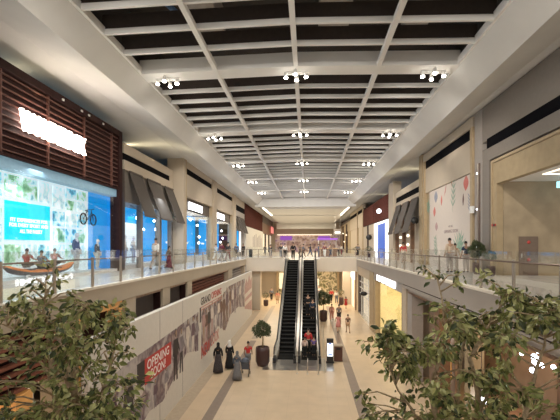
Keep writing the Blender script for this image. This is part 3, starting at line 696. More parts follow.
# right side of the ground floor
XS = XR+.05
Z2 = F-.76
t = front('ground shop with white-grid window, right, under the bridge corner', 1, XS, 35.25, 43.15, [
    ('header', 'cream_panel', 35.25, 43.15, 4.1, Z2, -.4, 0), ('window_panel', 'shop_cream_glow', 35.5, 42.9, .15, 4.1, -.6, -.5), ('window_glass', 'glass_shop', 35.4, 43, .15, 4.1, -.22, -.2), ('sill', 'steel', 35.25, 43.15, 0, .15, -.5, 0), ('post', 'dark_trim', 42.9, 43.15, 0, 4.1, -.4, .02)], 0)
mb = MB()
for y in (37, 38.5, 40, 41.5): mb.box(XS+.12, XS+.18, y-.05, y+.05, .15, 4.1)
for z in (2.2, 2.8, 3.4): mb.box(XS+.12, XS+.18, 35.4, 43, z-.04, z+.04)
mb.build('window_bars', 'plastic_white', t)
t = front('ground shop with grey sign band and warm yellow window, right', 1, XS, 22.95, 33.05, [
    ('sign_band', 'grey_panel', 22.95, 33.05, 4.35, Z2, -.4, -.02), ('frame_side', 'dark_trim', 22.95, 23.1, 0, 4.35, -.4, 0), ('post', 'gold_stone', 32.2, 33.05, 0, 4.35, -.4, 0), ('window_glass', 'glass_shop', 23.1, 32.2, .1, 4.35, -.22, -.2),
    ('back_wall', 'shop_yellow_glow', 23.1, 33, 0, 4.35, -2.6, -2.5), ('ceiling', 'shop_warm', 23, 33, 4.35, 4.42, -2.6, -.4), ('side_wall', 'shop_yellow_glow', 33.0, 33.1, 0, 4.35, -2.5, -.45), ('sill', 'steel', 23.1, 32.2, 0, .1, -.4, 0)], 0)
for y, z in ((24, 1.0), (25.2, 1.6), (26.4, .9)): MB().box(XS+.6, XS+1.2, y, y+.7, z, z+.06).build('shelf', 'plastic_white', t)
B(XS+.5, XS+1.3, 24.0, 26.8, 0, .55).build('display_table', 'plastic_white', t)
light('AREA', (XS+1.4, 28, 4.3), 130, (1, .8, .5), 2, size_y=8)
g = thing('shop_sign', 'glowing white lettering on the grey band of the yellow ground shop', 'sign', (XS-.02, 28, 4.45))
text_mb('NAYOMI', frame_right(XS-.02, 31.2, 4.44), 6.4, .43, .06, bold=.02).build('lettering', 'sign_cool', g)
B(XS-.01, XS+.012, 24.6, 31.2, 4.5, 4.53).build('mounting_rail', 'grey_panel', g)
ov = thing('blade_sign', 'oval black sign sticking out beside the white-grid window', 'sign', (5.05, 35.9, 2.75))
MB().ball((4.95, 36.0, 2.85), (.3, .05, .2), n=20).build('sign_disc', 'plastic_black', ov); MB().tube([(5.0, 36.0, 2.85), (5.33, 36.0, 2.85)], .025).build('bracket_mount', 'dark_trim', ov)
# brown cafe front behind the right tree
t = front('brown timber cafe front with warm lamps behind the right tree', 1, XS, 5, 21.95, [
    ('header', 'fascia_right', 5, 21.8, 4.62, F-.94, -.5, -.02), ('soffit', 'wood_brown', 5, 21.8, 4.5, 4.6, -3, -.05), ('back_wall', 'cafe_taupe', 5, 21.8, 0, 4.5, -3.1, -3), ('post', 'grey_panel', 20.9, 21.8, 0, 4.5, -.6, -.02), ('post', 'wood_brown', 16.6, 17.2, 0, 4.5, -.5, -.05), ('post', 'gold_stone', 13.4, 13.9, 0, 4.5, -.5, -.05), ('post', 'wood_brown', 8.1, 8.7, 0, 4.5, -.5, -.05),
    ('counter', 'wood_brown', 11, 16, 0, 1.1, -2.4, -1.7), ('wall_panel', 'cafe_taupe', 17.2, 20.9, 0, 4.5, -1.0, -.9), ('side_wall', 'taupe_panel', 21.75, 21.8, 0, 4.5, -3.0, -.65), ('lit_panel', 'orange_lit', 17.6, 18.3, 1.2, 2.4, -.9, -.87)], 0)
for p, r, lb in (((6.0, 17.9, 3.12), .12, 'white pendant lamp beside the grey cafe wall panel, right'), ((5.6, 13.1, 2.0), .15, 'white lamp on the cafe post low behind the right tree')):
    l_ = thing('pendant_lamp', lb, 'lamp', p); MB().ball(p, r).build('globe', 'bulb_cool', l_)
    MB().tube([(p[0], p[1], p[2]+r), (p[0], p[1], 4.49)], .012).build('hanging_cord', 'dark_trim', l_)
ch = thing('chandelier', 'cluster of glowing white bubbles hanging in the cafe, far right', 'chandelier', (7.0, 12.2, 3.6))
MB().tube([(7.0, 12.2, 3.6), (7.0, 12.2, 4.49)], .02).lathe([(.1, 0), (.3, .02), (.3, .05)], (7, 12.2, 3.95)).build('hanging_stem', 'steel', ch)
for k in range(14): MB().ball((7.0+R.uniform(-.55, .55), 12.2+R.uniform(-.35, .35), 3.62+R.uniform(-.3, .28)), R.uniform(.06, .11), n=8, m=6).build('bubble', 'bulb_cool', ch)
light('AREA', (7, 14, 4.45), 200, (1, .72, .42), 3, size_y=10)
light('AREA', (-7.6, 9, 3.3), 40, (1, .6, .25), .6, (1, 0, -.3), size_y=4)

# under the bridge
t = front('glowing plant-filled shop at the ground floor end, under the bridge', 1, 0, 58.6, 59.6, [], 0)
B(-4.5, 4.3, 59.2, 59.7, 0, 4.3).build('plant_display', 'plant_wall', t); B(-4.6, -4.3, 58.9, 59.7, 0, 4.3).box(4.2, 4.5, 58.9, 59.7, 0, 4.3).build('post', 'gold_stone', t)
B(2.6, 4.1, 58.9, 59.15, 3.6, 4.1).build('light_box', 'glow_white', t); B(-.2, 1.6, 59.0, 59.15, 0, 2.4).build('lit_entrance', 'shop_cream_glow', t)
B(-4.2, -3.4, 58.9, 59.15, .9, 3.2).build('lit_poster', 'shop_cream_glow', t)
t = front('pale ground shopfront with bright white sign, right, under the bridge', 1, XS, 44.7, 58, [('wall_panel', 'cream_panel', 44.7, 58, 0, 4.3, -.4, 0), ('light_box', 'glow_white', 45.5, 50.5, 3.3, 4.2, 0, .1), ('lit_doorway', 'shop_cream_glow', 47, 50, 0, 3.2, 0, .03), ('post', 'wood_brown', 44.8, 45.3, 0, 4.3, 0, .1)], 0)
t = front('orange-accented pale ground shopfront, left, under the bridge', -1, -6.6, 46.6, 58, [('wall_panel', 'cream_panel', 46.6, 58, 0, 4.3, -.4, 0), ('lit_window', 'shop_cream_glow', 48, 57, .2, 3.8, 0, .03), ('poster', 'orange_lit', 51, 53.5, 1.2, 2.6, .03, .06)], 0)
for x in (-4, 0, 3.5):
    light('AREA', (x, 51, F-1.45), 380, (1, .85, .62), 2.5, size_y=9)
    dl = tag(MB().cyl((x, 49, F-1.42), .22, .06).build('ceiling_light', 'led_strip'), 'round downlight under the bridge, %s' % {-4: 'left of the escalators', 0: 'behind the escalators', 3.5: 'right of the escalators'}[x], 'ceiling light')
for x, y0, y1, z, pw in ((-10.9, 9, 22, 9.6, 520), (-11.3, 23.5, 31, 9.4, 260), (-10.7, 32.6, 41, 9.8, 240), (-10.7, 43.5, 52, 9.8, 240)):
    light('AREA', (x, (y0+y1)/2, z), pw, (.86, .95, 1), .8, (.6, 0, -1), size_y=y1-y0)
for y in (13, 24, 36): light('SPOT', (9.2 if y < 20 else 7.9, y, ZC-.1), 160, WARM, .3, (0, 0, -1), math.radians(130))
# warm uplights above the upper shop fronts (they wash the side ceilings)
for x, y0, y1, d, pw in ((-10.9, 9, 22, 1, 45), (-10.9, 23.5, 31, 1, 45), (9.2, 31.5, 40, -1, 35), (9.2, 44, 62, -1, 45), (-10.6, 60, 84, 1, 60)):
    light('AREA', (x, (y0+y1)/2, 13.05 if x < 0 and y0 < 40 else 12.95), pw, (1, .86, .55), .25, (d*.5, 0, 1), size_y=y1-y0)
# ================================================================== HOARDING ON THE GROUND FLOOR
XH = -5.83
hd = thing('hoarding', 'long white shop hoarding printed with fashion figures and red opening panels, left', 'hoarding', (XH-.1, 26.5, 0))
B(XH-.2, XH, 10.8, 42.3, 0, 4.5).build('board', 'white_board', hd)
B(XH-.52, XH-.2, 10.8, 42.3, 4.33, 4.4).build('top_ledge', 'dark_trim', hd); B(XH-.25, XH-.2, 11, 42, 0, .2).build('rear_rail', 'dark_trim', hd)
for y in (16.0, 18.9): B(XH, XH+.004, y-.012, y+.012, 0, 4.5).build('panel_joint', 'ink_grey', hd)
def hp_poly(mb, pts, mi, lift=.004):
    mb.extrude([(XH+.001, y, z) for y, z in pts], (lift, 0, 0), mi)
pm_ = MB()
top = [(11.2, 3.0), (13.0, 3.25), (15.2, 3.3), (18, 3.4), (21.6, 3.55)]; bot = [(21.6, 1.5), (19.5, 1.9), (17.6, 1.25), (16.3, .8), (14.9, .95), (13.6, .55), (12.0, .9), (11.2, .7)]
hp_poly(pm_, top+bot, 0, .002)
hp_poly(pm_, [(22.2, 3.5), (25, 3.55), (27.5, 3.7), (30, 4.1), (37.3, 4.1), (37.3, 1.5), (34, 2.0), (30.6, 1.9), (28.6, 1.1), (26.2, 1.9), (24, .9), (22.2, 1.0)], 0, .002)
hp_poly(pm_, [(37.4, 3.4), (38.4, 4.0), (39.2, 3.5), (40.2, 4.3), (41, 3.6), (42.1, 3.9), (42.1, .5), (37.4, 1.3)], 5, .003)
hp_poly(pm_, [(37.4, 2.6), (42.1, 2.8), (42.1, 2.4), (37.4, 2.2)], 4, .004); hp_poly(pm_, [(37.4, 1.9), (42.1, 2.0), (42.1, 1.6), (37.4, 1.5)], 4, .004)
rr = random.Random(5)
def figure(y, z, h, c1, c2, skin=3, hair=1):
    w = h*.13
    L = .003+.001*rr.random()
    ell = lambda cy, cz, a, b: [(cy+a*math.cos(k*PI/7), cz+b*math.sin(k*PI/7)) for k in range(14)]
    hp_poly(pm_, ell(y, z+h*.92, h*.055, h*.08), hair, L+.001); hp_poly(pm_, ell(y+.02*h, z+h*.91, h*.04, h*.06), skin, L+.002)
    hp_poly(pm_, [(y-w, z+h*.80), (y+w, z+h*.80), (y+w*1.25, z+h*.5), (y+w*.7, z+h*.46), (y-w*.7, z+h*.46), (y-w*1.3, z+h*.52)], c1, L)
    hp_poly(pm_, [(y-w*.75, z+h*.48), (y+w*.75, z+h*.48), (y+w*.95, z), (y+w*.35, z), (y+.02, z+h*.36), (y-w*.4, z+h*.02), (y-w*.95, z+h*.02)], c2, L)
    hp_poly(pm_, [(y+w, z+h*.78), (y+w*1.9, z+h*.55), (y+w*1.6, z+h*.5), (y+w*.8, z+h*.68)], c1, L)
for a in ((12.0, .9, 2.0, 2, 1), (13.2, .6, 2.3, 1, 2), (14.0, .75, 2.2, 4, 6), (15.5, .85, 1.1, 2, 6), (16.7, .8, 1.3, 6, 4), (17.9, 1.1, 2.3, 1, 1), (18.7, 1.2, 2.1, 6, 1), (19.7, 1.7, 1.8, 4, 4), (20.6, 1.6, 1.9, 2, 4), (21.3, 1.5, 1.9, 6, 2),
          (22.7, 1.6, 2.0, 5, 3), (23.3, 1.5, 2.0, 7, 5), (23.9, 1.5, 2.1, 1, 7), (24.7, 1.7, 2.0, 4, 5), (25.6, 1.9, 1.7, 6, 4), (26.5, 1.8, 1.9, 4, 6), (27.3, 1.5, 2.3, 7, 2), (28.2, 1.2, 2.7, 7, 7), (29.2, 1.6, 2.5, 2, 7), (30.4, 2.0, 2.1, 7, 3), (31.4, 1.9, 2.2, 4, 2), (32.5, 1.7, 2.4, 2, 6), (33.7, 2.0, 2.1, 6, 2), (34.9, 1.8, 2.3, 4, 6), (36.2, 1.7, 2.4, 6, 6)):
    figure(*a)
pm_.build('printed_figures', ['crowd_print', 'ink_dark', 'ink_purple', 'ink_tan', 'ink_pale', 'ink_rose', 'ink_grey', 'ink_brown'], hd)
rp = B(XH+.001, XH+.008, 14.5, 17.3, 2.03, 2.97).build('red_panel', 'ink_red', hd)
rp['label'] = 'red opening soon panel'
tm = MB(); text_mb('OPENING', frame_left(XH+.008, 14.72, 2.52), 2.3, .36, .004, tm, bold=.01); text_mb('SOON!', frame_left(XH+.008, 15.05, 2.1), 1.55, .36, .004, tm, bold=.01)
tm.build('panel_lettering', 'white_ink', rp)
B(XH+.001, XH+.007, 13.85, 14.5, 2.1, 2.97).build('black_panel', 'ink_dark', hd)
text_mb('GRAND', frame_left(XH+.006, 22.1, 3.8), 2.2, .42, .004, bold=.015).build('heading_lettering', 'ink_dark', hd)
text_mb('OPENING', frame_left(XH+.006, 24.5, 3.84), 2.8, .42, .004, bold=.015).build('heading_lettering', 'ink_red', hd)
B(XH+.005, XH+.008, 22.1, 27.5, 3.66, 3.71).box(XH+.005, XH+.008, 22.1, 27.5, 3.52, 3.57).build('heading_rule', 'ink_red_pale', hd)
text_mb('NEW', frame_left(XH+.008, 22.2, .85), 2.0, .72, .004, bold=.03).build('heading_lettering', 'ink_red', hd)
text_mb('LOOK', frame_left(XH+.008, 24.4, 1.0), 2.2, .7, .004, bold=.02).build('heading_lettering', 'ink_red_pale', hd)
B(XH+.005, XH+.01, 21.85, 22.1, 2.9, 3.7).build('black_panel', 'ink_dark', hd)

# ================================================================== BALUSTRADES
def balustrade(label, pts, step, n0, lo, hi, rail_h=.88, glass_h=1.16, out=None):
    """a straight glass balustrade from pts[0] to pts[1]"""
    a, b = Vector(pts[0]), Vector(pts[1]); L = (b-a).length; d = (b-a)/L
    t = thing('glass_balustrade', label, 'balustrade', tuple((a+b)/2))
    nrm = Vector((d.y, -d.x, 0))
    MB().tube([a+Vector((0, 0, rail_h))-nrm*.05, b+Vector((0, 0, rail_h))-nrm*.05], .022, 8).build('handrail', 'rail_metal', t)
    n = int(round(L/step))
    for i in range(n+1):
        p = a + d*(L*i/n); q = p + d*.04
        MB().hexa([p-nrm*.03-d*.05, p+nrm*.03-d*.05, p+nrm*.03+d*.05, p-nrm*.03+d*.05]+[v+Vector((0, 0, rail_h+.06)) for v in (p-nrm*.025-d*.045, p+nrm*.025-d*.045, p+nrm*.025+d*.045, p-nrm*.025+d*.045)]).build('post', 'steel_post', t)
        if i < n:
            e0 = p + d*.07; e1 = a + d*(L*(i+1)/n) - d*.07
            g0, g1 = e0 - nrm*.006, e1 - nrm*.006
            z0, z1 = Vector((0, 0, .06)), Vector((0, 0, glass_h))
            MB().hexa([g0+z0, g1+z0, g1+z0+nrm*.012, g0+z0+nrm*.012, g0+z1, g1+z1, g1+z1+nrm*.012, g0+z1+nrm*.012]).build('glass_panel', 'glass_clear', t)
    return t
balustrade('long glass balustrade with steel posts along the left gallery edge', ((XL-.05, 5.18, F+.03), (XL-.05, 44.18, F+.03)), 1.95, 0, 0, 0)
balustrade('long glass balustrade with steel posts along the right gallery edge', ((XR+.05, 4.56, F+.03), (XR+.05, 42.56, F+.03)), 2.0, 0, 0, 0)
balustrade('glass balustrade on the bridge edge left of the escalators', ((XL+.15, YB, F+.16), (-2.75, YB, F+.16)), 1.4, 0, 0, 0)
balustrade('glass balustrade on the bridge edge right of the escalators', ((1.35, YB, F+.16), (XR-.15, YB, F+.16)), 1.3, 0, 0, 0)

# ================================================================== ESCALATORS
Y0, Y1, Y2, Y3 = 26.6, 38.6, 25.0, 40.6
def ez(y): return 0 if y < Y0 else F if y > Y1 else F*(y-Y0)/(Y1-Y0)
def escalator(xc, label):
    t = thing('escalator', label, 'escalator', (xc, 32, 0), 'escalators to the upper floor')
    st = .4; n = int((Y3-Y2)/st)
    for i in range(n):
        y = Y2+.02 + i*st; z = ez(y+st/2) + .012
        B(xc-.5, xc+.5, y, y+st, z-.4 if z > .4 else 0.002, z).box(xc-.5, xc+.5, y-.004, y+.035, z-.03, z+.003, 1).build('step', ['step_metal', 'step_nosing'], t)
    path = [(Y2-1.0, .02), (Y2, .02), (Y0, .02), (Y1, F), (Y3, F), (YB-.6, F)]
    for s in (-1, 1):
        x0, x1 = xc+s*.52, xc+s*.73
        mb = MB(); xm0, xm1 = min(x0, x1), max(x0, x1)
        for (ya, za), (yb, zb_) in zip(path[1:-2], path[2:-1]):
            mb.hexa([(xm0, ya, max(0, za-.5)), (xm1, ya, max(0, za-.5)), (xm1, yb, max(0, zb_-.5)), (xm0, yb, max(0, zb_-.5)), (xm0, ya, za+.16), (xm1, ya, za+.16), (xm1, yb, zb_+.16), (xm0, yb, zb_+.16)])
        mb.build('skirt_deck', 'steel', t)
        gx = xc+s*.62; mb = MB(); hg = .88
        pp = [(Y2-.55, .02), (Y0, .02), (Y1, F), (Y3+.5, F)]
        for (ya, za), (yb, zb_) in zip(pp[:-1], pp[1:]):
            mb.hexa([(gx-.006, ya, za+.16), (gx+.006, ya, za+.16), (gx+.006, yb, zb_+.16), (gx-.006, yb, zb_+.16), (gx-.006, ya, za+hg), (gx+.006, ya, za+hg), (gx+.006, yb, zb_+hg), (gx-.006, yb, zb_+hg)])
        mb.build('glass_side', 'glass_clear', t)
        hr = [(gx, Y2-.2, .22), (gx, Y2-.6, .3), (gx, Y2-.78, .58), (gx, Y2-.6, .88), (gx, Y2-.2, .93), (gx, Y0, .93), (gx, Y1, F+.93), (gx, Y3+.3, F+.93), (gx, Y3+.6, F+.8), (gx, Y3+.65, F+.5), (gx, Y3+.4, F+.25)]
        MB().tube(hr, .045, 8).build('handrail', 'rubber', t)
        B(gx-.09, gx+.09, Y2-.75, Y2-.05, 0, .3).build('newel_base', 'plastic_black', t)
    B(xc-.5, xc+.5, Y2-1.3, Y2+.02, 0.001, .014).build('comb_plate', 'steel', t)
    B(xc-.52, xc+.52, Y3-.02, YB-.05, F-.3, F+.012).build('landing_plate', 'steel', t)
    mb = MB()
    for (ya, za), (yb, zb_) in (((Y0+.8, .02), (Y1+.5, F-.55)), ((Y1+.5, F-.55), (YB-.1, F-.55))):
        mb.hexa([(xc-.7, ya, max(0.003, za-.5)), (xc+.7, ya, max(.003, za-.5)), (xc+.7, yb, zb_-.5), (xc-.7, yb, zb_-.5), (xc-.7, ya, za), (xc+.7, ya, za), (xc+.7, yb, zb_), (xc-.7, yb, zb_)])
    mb.build('truss_cladding', 'steel', t)
    for s in (-1, 1): B(xc+s*.55, xc+s*.73, Y3, YB-.05, F-.5, F+.16).build('landing_side', 'steel', t)
escalator(-1.42, 'left escalator with dark empty steps rising to the bridge')
escalator(.08, 'right escalator with people riding up near its foot')
struct('floor_plate', B(-2.6, 1.5, 22.9, 25.6, 0, .006), 'steel')
for x, nm in ((-.6, 'left'), (-.02, 'middle'), (.56, 'right')):
    t = thing('barrier_post', 'thin steel post before the right escalator, %s of the three' % nm, 'post', (x, 22.3, 0), 'steel posts before the escalator')
    MB().tube([(x, 22.3, 0), (x, 22.3, .85)], .025, 8).build('pole', 'steel', t); MB().lathe([(.07, 0), (.07, .02), (.03, .03)], (x, 22.3, 0), 12).build('base', 'steel', t); MB().ball((x, 22.3, .86), .032).build('cap', 'steel', t)
gp = thing('glass_screen', 'clear upright glass screen at the right side of the escalator foot', 'glass screen', (1.0, 24, 0))
MB().hexa([(.97, 22.6, .02), (.985, 22.6, .02), (.985, 26.4, .02), (.97, 26.4, .02), (.97, 22.6, 1.35), (.985, 22.6, 1.35), (.985, 26.4, 1.9), (.97, 26.4, 1.9)]).build('glass_panel', 'glass_clear', gp)
for y in (22.65, 26.35): B(.95, 1.0, y-.03, y+.03, 0, .12).build('clamp', 'steel', gp)
for y, h in ((22.6, 1.37), (26.4, 1.92)): B(.955, .99, y-.02, y+.02, 0, h).build('edge_frame', 'steel', gp)

# ================================================================== SMALL THINGS ON THE FLOORS
k = thing('information_kiosk', 'black standing kiosk with glowing white screen beside the right escalator', 'kiosk', (1.33, 24.6, 0))
B(1.13, 1.53, 24.5, 24.75, 0, 1.45).build('body', 'plastic_black', k); B(1.16, 1.5, 24.485, 24.5, .42, 1.2).build('screen', 'screen_glow', k)
B(1.2, 1.46, 24.48, 24.485, .5, .58).build('screen_band', 'screen_blue', k); MB().extrude([(1.22, 24.484, 1.2), (1.44, 24.484, 1.2), (1.33, 24.484, 1.08)], (0, -.004, 0)).build('screen_arrow', 'screen_blue', k); B(1.08, 1.58, 24.45, 24.8, 0, .05).build('base', 'plastic_black', k)
b = thing('litter_bin', 'square dark brown litter bin right of the glowing kiosk', 'bin', (1.85, 25.1, 0))
B(1.6, 2.1, 24.85, 25.35, .03, .9).build('body', 'bin_brown', b); B(1.58, 2.12, 24.83, 25.37, .9, .98).build('lid', 'stripe_edge', b); B(1.72, 1.98, 24.835, 24.85, .72, .84).build('opening', 'plastic_black', b); B(1.65, 2.05, 24.9, 25.3, 0, .03).build('foot', 'plastic_black', b)
b = thing('litter_bin', 'black litter bin at the left corner of the bridge', 'bin', (-6.35, 45, F))
MB().lathe([(.19, 0), (.21, .9), (.17, 1.0)], (-6.35, 45, F), 16).build('body', 'plastic_black', b); MB().lathe([(.18, 1.0), (.2, 1.06), (.08, 1.08)], (-6.35, 45, F), 16).build('lid', 'rail_metal', b)

def leaf_cloud(mb, pts, lr, size, mis, up=.2):
    """leaves as folded blades, each near one of pts with its own spread"""
    for (c, nrm) in pts:
        L = size*lr.uniform(.75, 1.25); W = L*lr.uniform(.44, .58)
        d = (Vector(nrm) + Vector((lr.uniform(-.8, .8), lr.uniform(-.8, .8), lr.uniform(-.9, .5)))).normalized()
        s = d.cross(Vector((lr.uniform(-1, 1), lr.uniform(-1, 1), lr.uniform(.2, 1)))).normalized(); n = s.cross(d)
        c = Vector(c); a = c; e = c + d*L; m1 = c + d*L*.42
        b0 = len(mb.v); fold = n*W*.18; bend = n*L*lr.uniform(-.15, .05)
        mb.add([a, m1+s*W*.5+fold, c+d*L*.78+s*W*.30+fold+bend*.6, e+bend, c+d*L*.78-s*W*.30+fold+bend*.6, m1-s*W*.5+fold, m1, c+d*L*.75+bend*.5],
               [(0, 6, 1), (6, 7, 2, 1), (7, 3, 2), (0, 5, 6), (6, 5, 4, 7), (7, 4, 3)], lr.choice(mis))
def planter(x, y, z, pr, ph, th, cr, label, leaves=1700, zs=.8):
    t = thing('potted_tree', label, 'potted tree', (x, y, z)); lr = random.Random(int(x*100+y*7))
    MB().lathe([(pr*.72, 0), (pr*.98, ph*.22), (pr, ph*.8), (pr*.94, ph), (pr*.84, ph), (pr*.84, ph*.93)], (x, y, z), 8).build('pot', 'pot_brown', t)
    MB().cyl((x, y, z+ph*.88), pr*.82, .04, 14).build('soil', 'soil', t)
    MB().tube([(x, y, z+ph*.9), (x+.02, y, z+ph+th*.3), (x-.02, y+.02, z+ph+th*.75)], [.05, .04, .03], 8).tube([(x, y, z+ph+th*.35), (x+cr*.4, y+.1, z+ph+th*.8)], .02, 6).tube([(x, y, z+ph+th*.4), (x-cr*.4, y-.1, z+ph+th*.8)], .02, 6).build('trunk', 'bark', t)
    pts = []; c = Vector((x, y, z+ph+th-cr*.75))
    for i in range(leaves):
        u = Vector((lr.gauss(0, 1), lr.gauss(0, 1), lr.gauss(0, 1))).normalized(); r = lr.uniform(.2, 1)**.5
        pts.append((c + Vector((u.x*cr, u.y*cr, u.z*cr*zs))*r*(1+.18*math.sin(5*u.x+3*u.z)), u))
    mb = MB(); leaf_cloud(mb, pts, lr, cr*.2, [0, 0, 0, 1]); mb.build('foliage', ['leaf_ball', 'leaf_dark'], t)
    return t
planter(-2.68, 23.95, 0, .42, 1.1, 1.45, .53, 'round-crowned potted tree in a dark pot left of the escalators')
planter(1.45, 38.3, 0, .38, 1.0, 1.75, .75, 'round-crowned potted tree on the ground floor right of the escalators', 1500)
planter(4.0, 49, 0, .3, .9, 1.0, .42, 'small clipped potted tree by the pale column under the bridge', 350)
planter(-5.0, 48.2, 0, .3, .7, .9, .42, 'small clipped potted tree on the ground floor left under the bridge', 350)
planter(8.1, 19.4, F, .24, .55, .92, .37, 'dark round topiary pot on the upper right gallery beside the portal', 2600, 1.0)
planter(8.22, 18.25, F, .2, .45, .66, .25, 'smaller dark topiary inside the portal jamb, upper right', 900)
planter(7.6, 50.5, F, .3, .5, .9, .45, 'small potted shrub before the blue window, upper right gallery', 300)
planter(7.7, 64, F, .3, .5, .9, .5, 'small potted shrub on the far upper right gallery', 300)

# ================================================================== PEOPLE
def skin_mesh(verts, edges, radii, sub=1):
    me = bpy.data.meshes.new('sk'); me.from_pydata(verts, edges, [])
    ob = bpy.data.objects.new('sk', me); COL.objects.link(ob)
    md = ob.modifiers.new('s', 'SKIN'); md.use_smooth_shade = True; md.branch_smoothing = .6
    for i, r in enumerate(radii):
        sv = me.skin_vertices[0].data[i]; sv.radius = r if isinstance(r, tuple) else (r, r); sv.use_root = (i == 0)
    if sub: ss = ob.modifiers.new('u', 'SUBSURF'); ss.levels = sub; ss.render_levels = sub
    dg = bpy.context.evaluated_depsgraph_get(); out = bpy.data.meshes.new_from_object(ob.evaluated_get(dg))
    vs = [tuple(v.co) for v in out.vertices]; fs = [tuple(p.vertices) for p in out.polygons]
    bpy.data.objects.remove(ob); bpy.data.meshes.remove(me); bpy.data.meshes.remove(out)
    return vs, fs
POSES = {}
def joints(pose):
    """joint positions of a 1.72 m figure that faces +y"""
    sw = {'stand': 0, 'walk': .30, 'walk2': -.30, 'carry': .22, 'sit': 0, 'hold': 0}[pose]
    J = dict(pel=(0, 0, .95), bel=(0, .005, 1.10), che=(0, 0, 1.29), nb=(0, -.005, 1.45), nk=(0, .01, 1.53), hd=(0, .02, 1.585))
    for s, n in ((-1, 'L'), (1, 'R')):
        q = sw*s
        J['sh'+n] = (s*.165, 0, 1.41); J['el'+n] = (s*.225, -q*.28-.02, 1.14); J['wr'+n] = (s*.235, -q*.75+.07, .92)
        if pose in ('hold', 'carry') and s > 0: J['el'+n] = (.24, -.04, 1.15); J['wr'+n] = (.16, .22, 1.10)
        J['hi'+n] = (s*.088, 0, .90); J['kn'+n] = (s*.095, q*.42+.03, .50); J['an'+n] = (s*.095, q*.95-.02 - (.06 if q < 0 else 0), .085 + (.06 if q < 0 else 0)); J['to'+n] = (s*.11, J['an'+n][1]+.15, .03)
        if pose == 'sit':
            J['kn'+n] = (s*.12, .42, .97); J['an'+n] = (s*.12, .80, .90); J['to'+n] = (s*.13, .86, 1.0); J['el'+n] = (s*.27, .14, 1.2); J['wr'+n] = (s*.22, .40, 1.16)
    return J
def person_meshes(pose):
    if pose in POSES: return POSES[pose]
    J = joints(pose)
    V, Ed, Rr, idx = [], [], [], {}
    def add(n, p, r, par=None):
        idx[n] = len(V); V.append(tuple(p)); Rr.append(r)
        if par is not None: Ed.append((idx[par], idx[n]))
    def chain(grow, names, base):
        for n, r, par in names: add(n, J[n], (r[0]+grow, r[1]+grow) if isinstance(r, tuple) else r+grow, par)
    TORSO = [('pel', (.15, .115), None), ('bel', (.135, .105), 'pel'), ('che', (.155, .115), 'bel'), ('nb', (.075, .065), 'che')]
    body = TORSO + [('nk', .055, 'nb'), ('hd', .06, 'nk')]
    for n in 'LR': body += [('sh'+n, .062, 'che'), ('el'+n, .044, 'sh'+n), ('wr'+n, .030, 'el'+n), ('hi'+n, .09, 'pel'), ('kn'+n, .060, 'hi'+n), ('an'+n, .042, 'kn'+n), ('to'+n, .034, 'an'+n)]
    chain(0, body, 0)
    for n, s in (('L', -1), ('R', 1)):       # palm, four fingers and a thumb
        w, e = Vector(J['wr'+n]), Vector(J['el'+n]); d = (w-e).normalized(); side = d.cross(Vector((s, 0, 0))).normalized()
        pl = w + d*.07; add('pa'+n, pl, (.036, .02), 'wr'+n)
        for k, (o, l) in enumerate(((-.027, .065), (-.009, .075), (.009, .07), (.027, .055))):
            b0 = pl + side*o + d*.03; kn = b0 + d*l*.5; tp = kn + (d*.8 + Vector((-s*.6, 0, 0))).normalized()*l*.5
            add('f%d0%s' % (k, n), b0, .011, 'pa'+n); add('f%d1%s' % (k, n), kn, .009, 'f%d0%s' % (k, n)); add('f%d2%s' % (k, n), tp, .008, 'f%d1%s' % (k, n))
        th = w + d*.03 + side*-.035; add('t0'+n, th, .012, 'wr'+n); add('t1'+n, th + d*.04 + side*-.018, .010, 't0'+n)
    bv, bf = skin_mesh(V, Ed, Rr, 1)
    mb = MB(); mb.add(bv, bf, 0, True)
    h = Vector(J['hd']) + Vector((0, .012, .045))
    mb.ball(h, (.072, .092, .112), 0, 16, 12); mb.ball(h+Vector((0, .03, -.065)), (.05, .058, .045), 0, 10, 8)
    mb.add([h+Vector(p) for p in ((-.014, .085, -.03), (.014, .085, -.03), (0, .112, -.03), (0, .09, .015), (0, .085, -.042))], [(0, 2, 3), (2, 1, 3), (0, 4, 2), (2, 4, 1)], 0)
    for s in (-1, 1):
        mb.ball(h+Vector((s*.074, -.004, -.005)), (.012, .022, .034), 0, 8, 6); mb.ball(h+Vector((s*.028, .082, .008)), (.012, .008, .008), 1, 8, 6)
    mb.box(h.x-.022, h.x+.022, h.y+.078, h.y+.087, h.z-.066, h.z-.060, 1)
    out = {'body': mb, 'head': h, 'J': J}
    def garment(lst, grow):
        V.clear(); Ed.clear(); Rr.clear(); idx.clear(); chain(grow, lst, 0); return skin_mesh(list(V), list(Ed), list(Rr), 1)
    def cut(a, b, t): return tuple(Vector(J[a]).lerp(Vector(J[b]), t))
    lg, sh = list(TORSO), list(TORSO)
    for n in 'LR':
        J['cu'+n] = cut('el'+n, 'wr'+n, .9); J['sl'+n] = cut('sh'+n, 'el'+n, .75); J['hm'+n] = cut('kn'+n, 'an'+n, .92); J['st'+n] = cut('hi'+n, 'kn'+n, .9)
        lg += [('sh'+n, .066, 'che'), ('el'+n, .05, 'sh'+n), ('cu'+n, .040, 'el'+n)]; sh += [('sh'+n, .066, 'che'), ('sl'+n, .058, 'sh'+n)]
    out['long_top'] = garment(lg, .014); out['short_top'] = garment(sh, .014)
    pt = [('pel', (.152, .118), None)]; ss = [('pel', (.152, .118), None)]
    for n in 'LR': pt += [('hi'+n, .098, 'pel'), ('kn'+n, .070, 'hi'+n), ('hm'+n, .058, 'kn'+n)]; ss += [('hi'+n, .102, 'pel'), ('st'+n, .082, 'hi'+n)]
    out['trousers'] = garment(pt, .012); out['shorts'] = garment(ss, .014)
    POSES[pose] = out
    return out
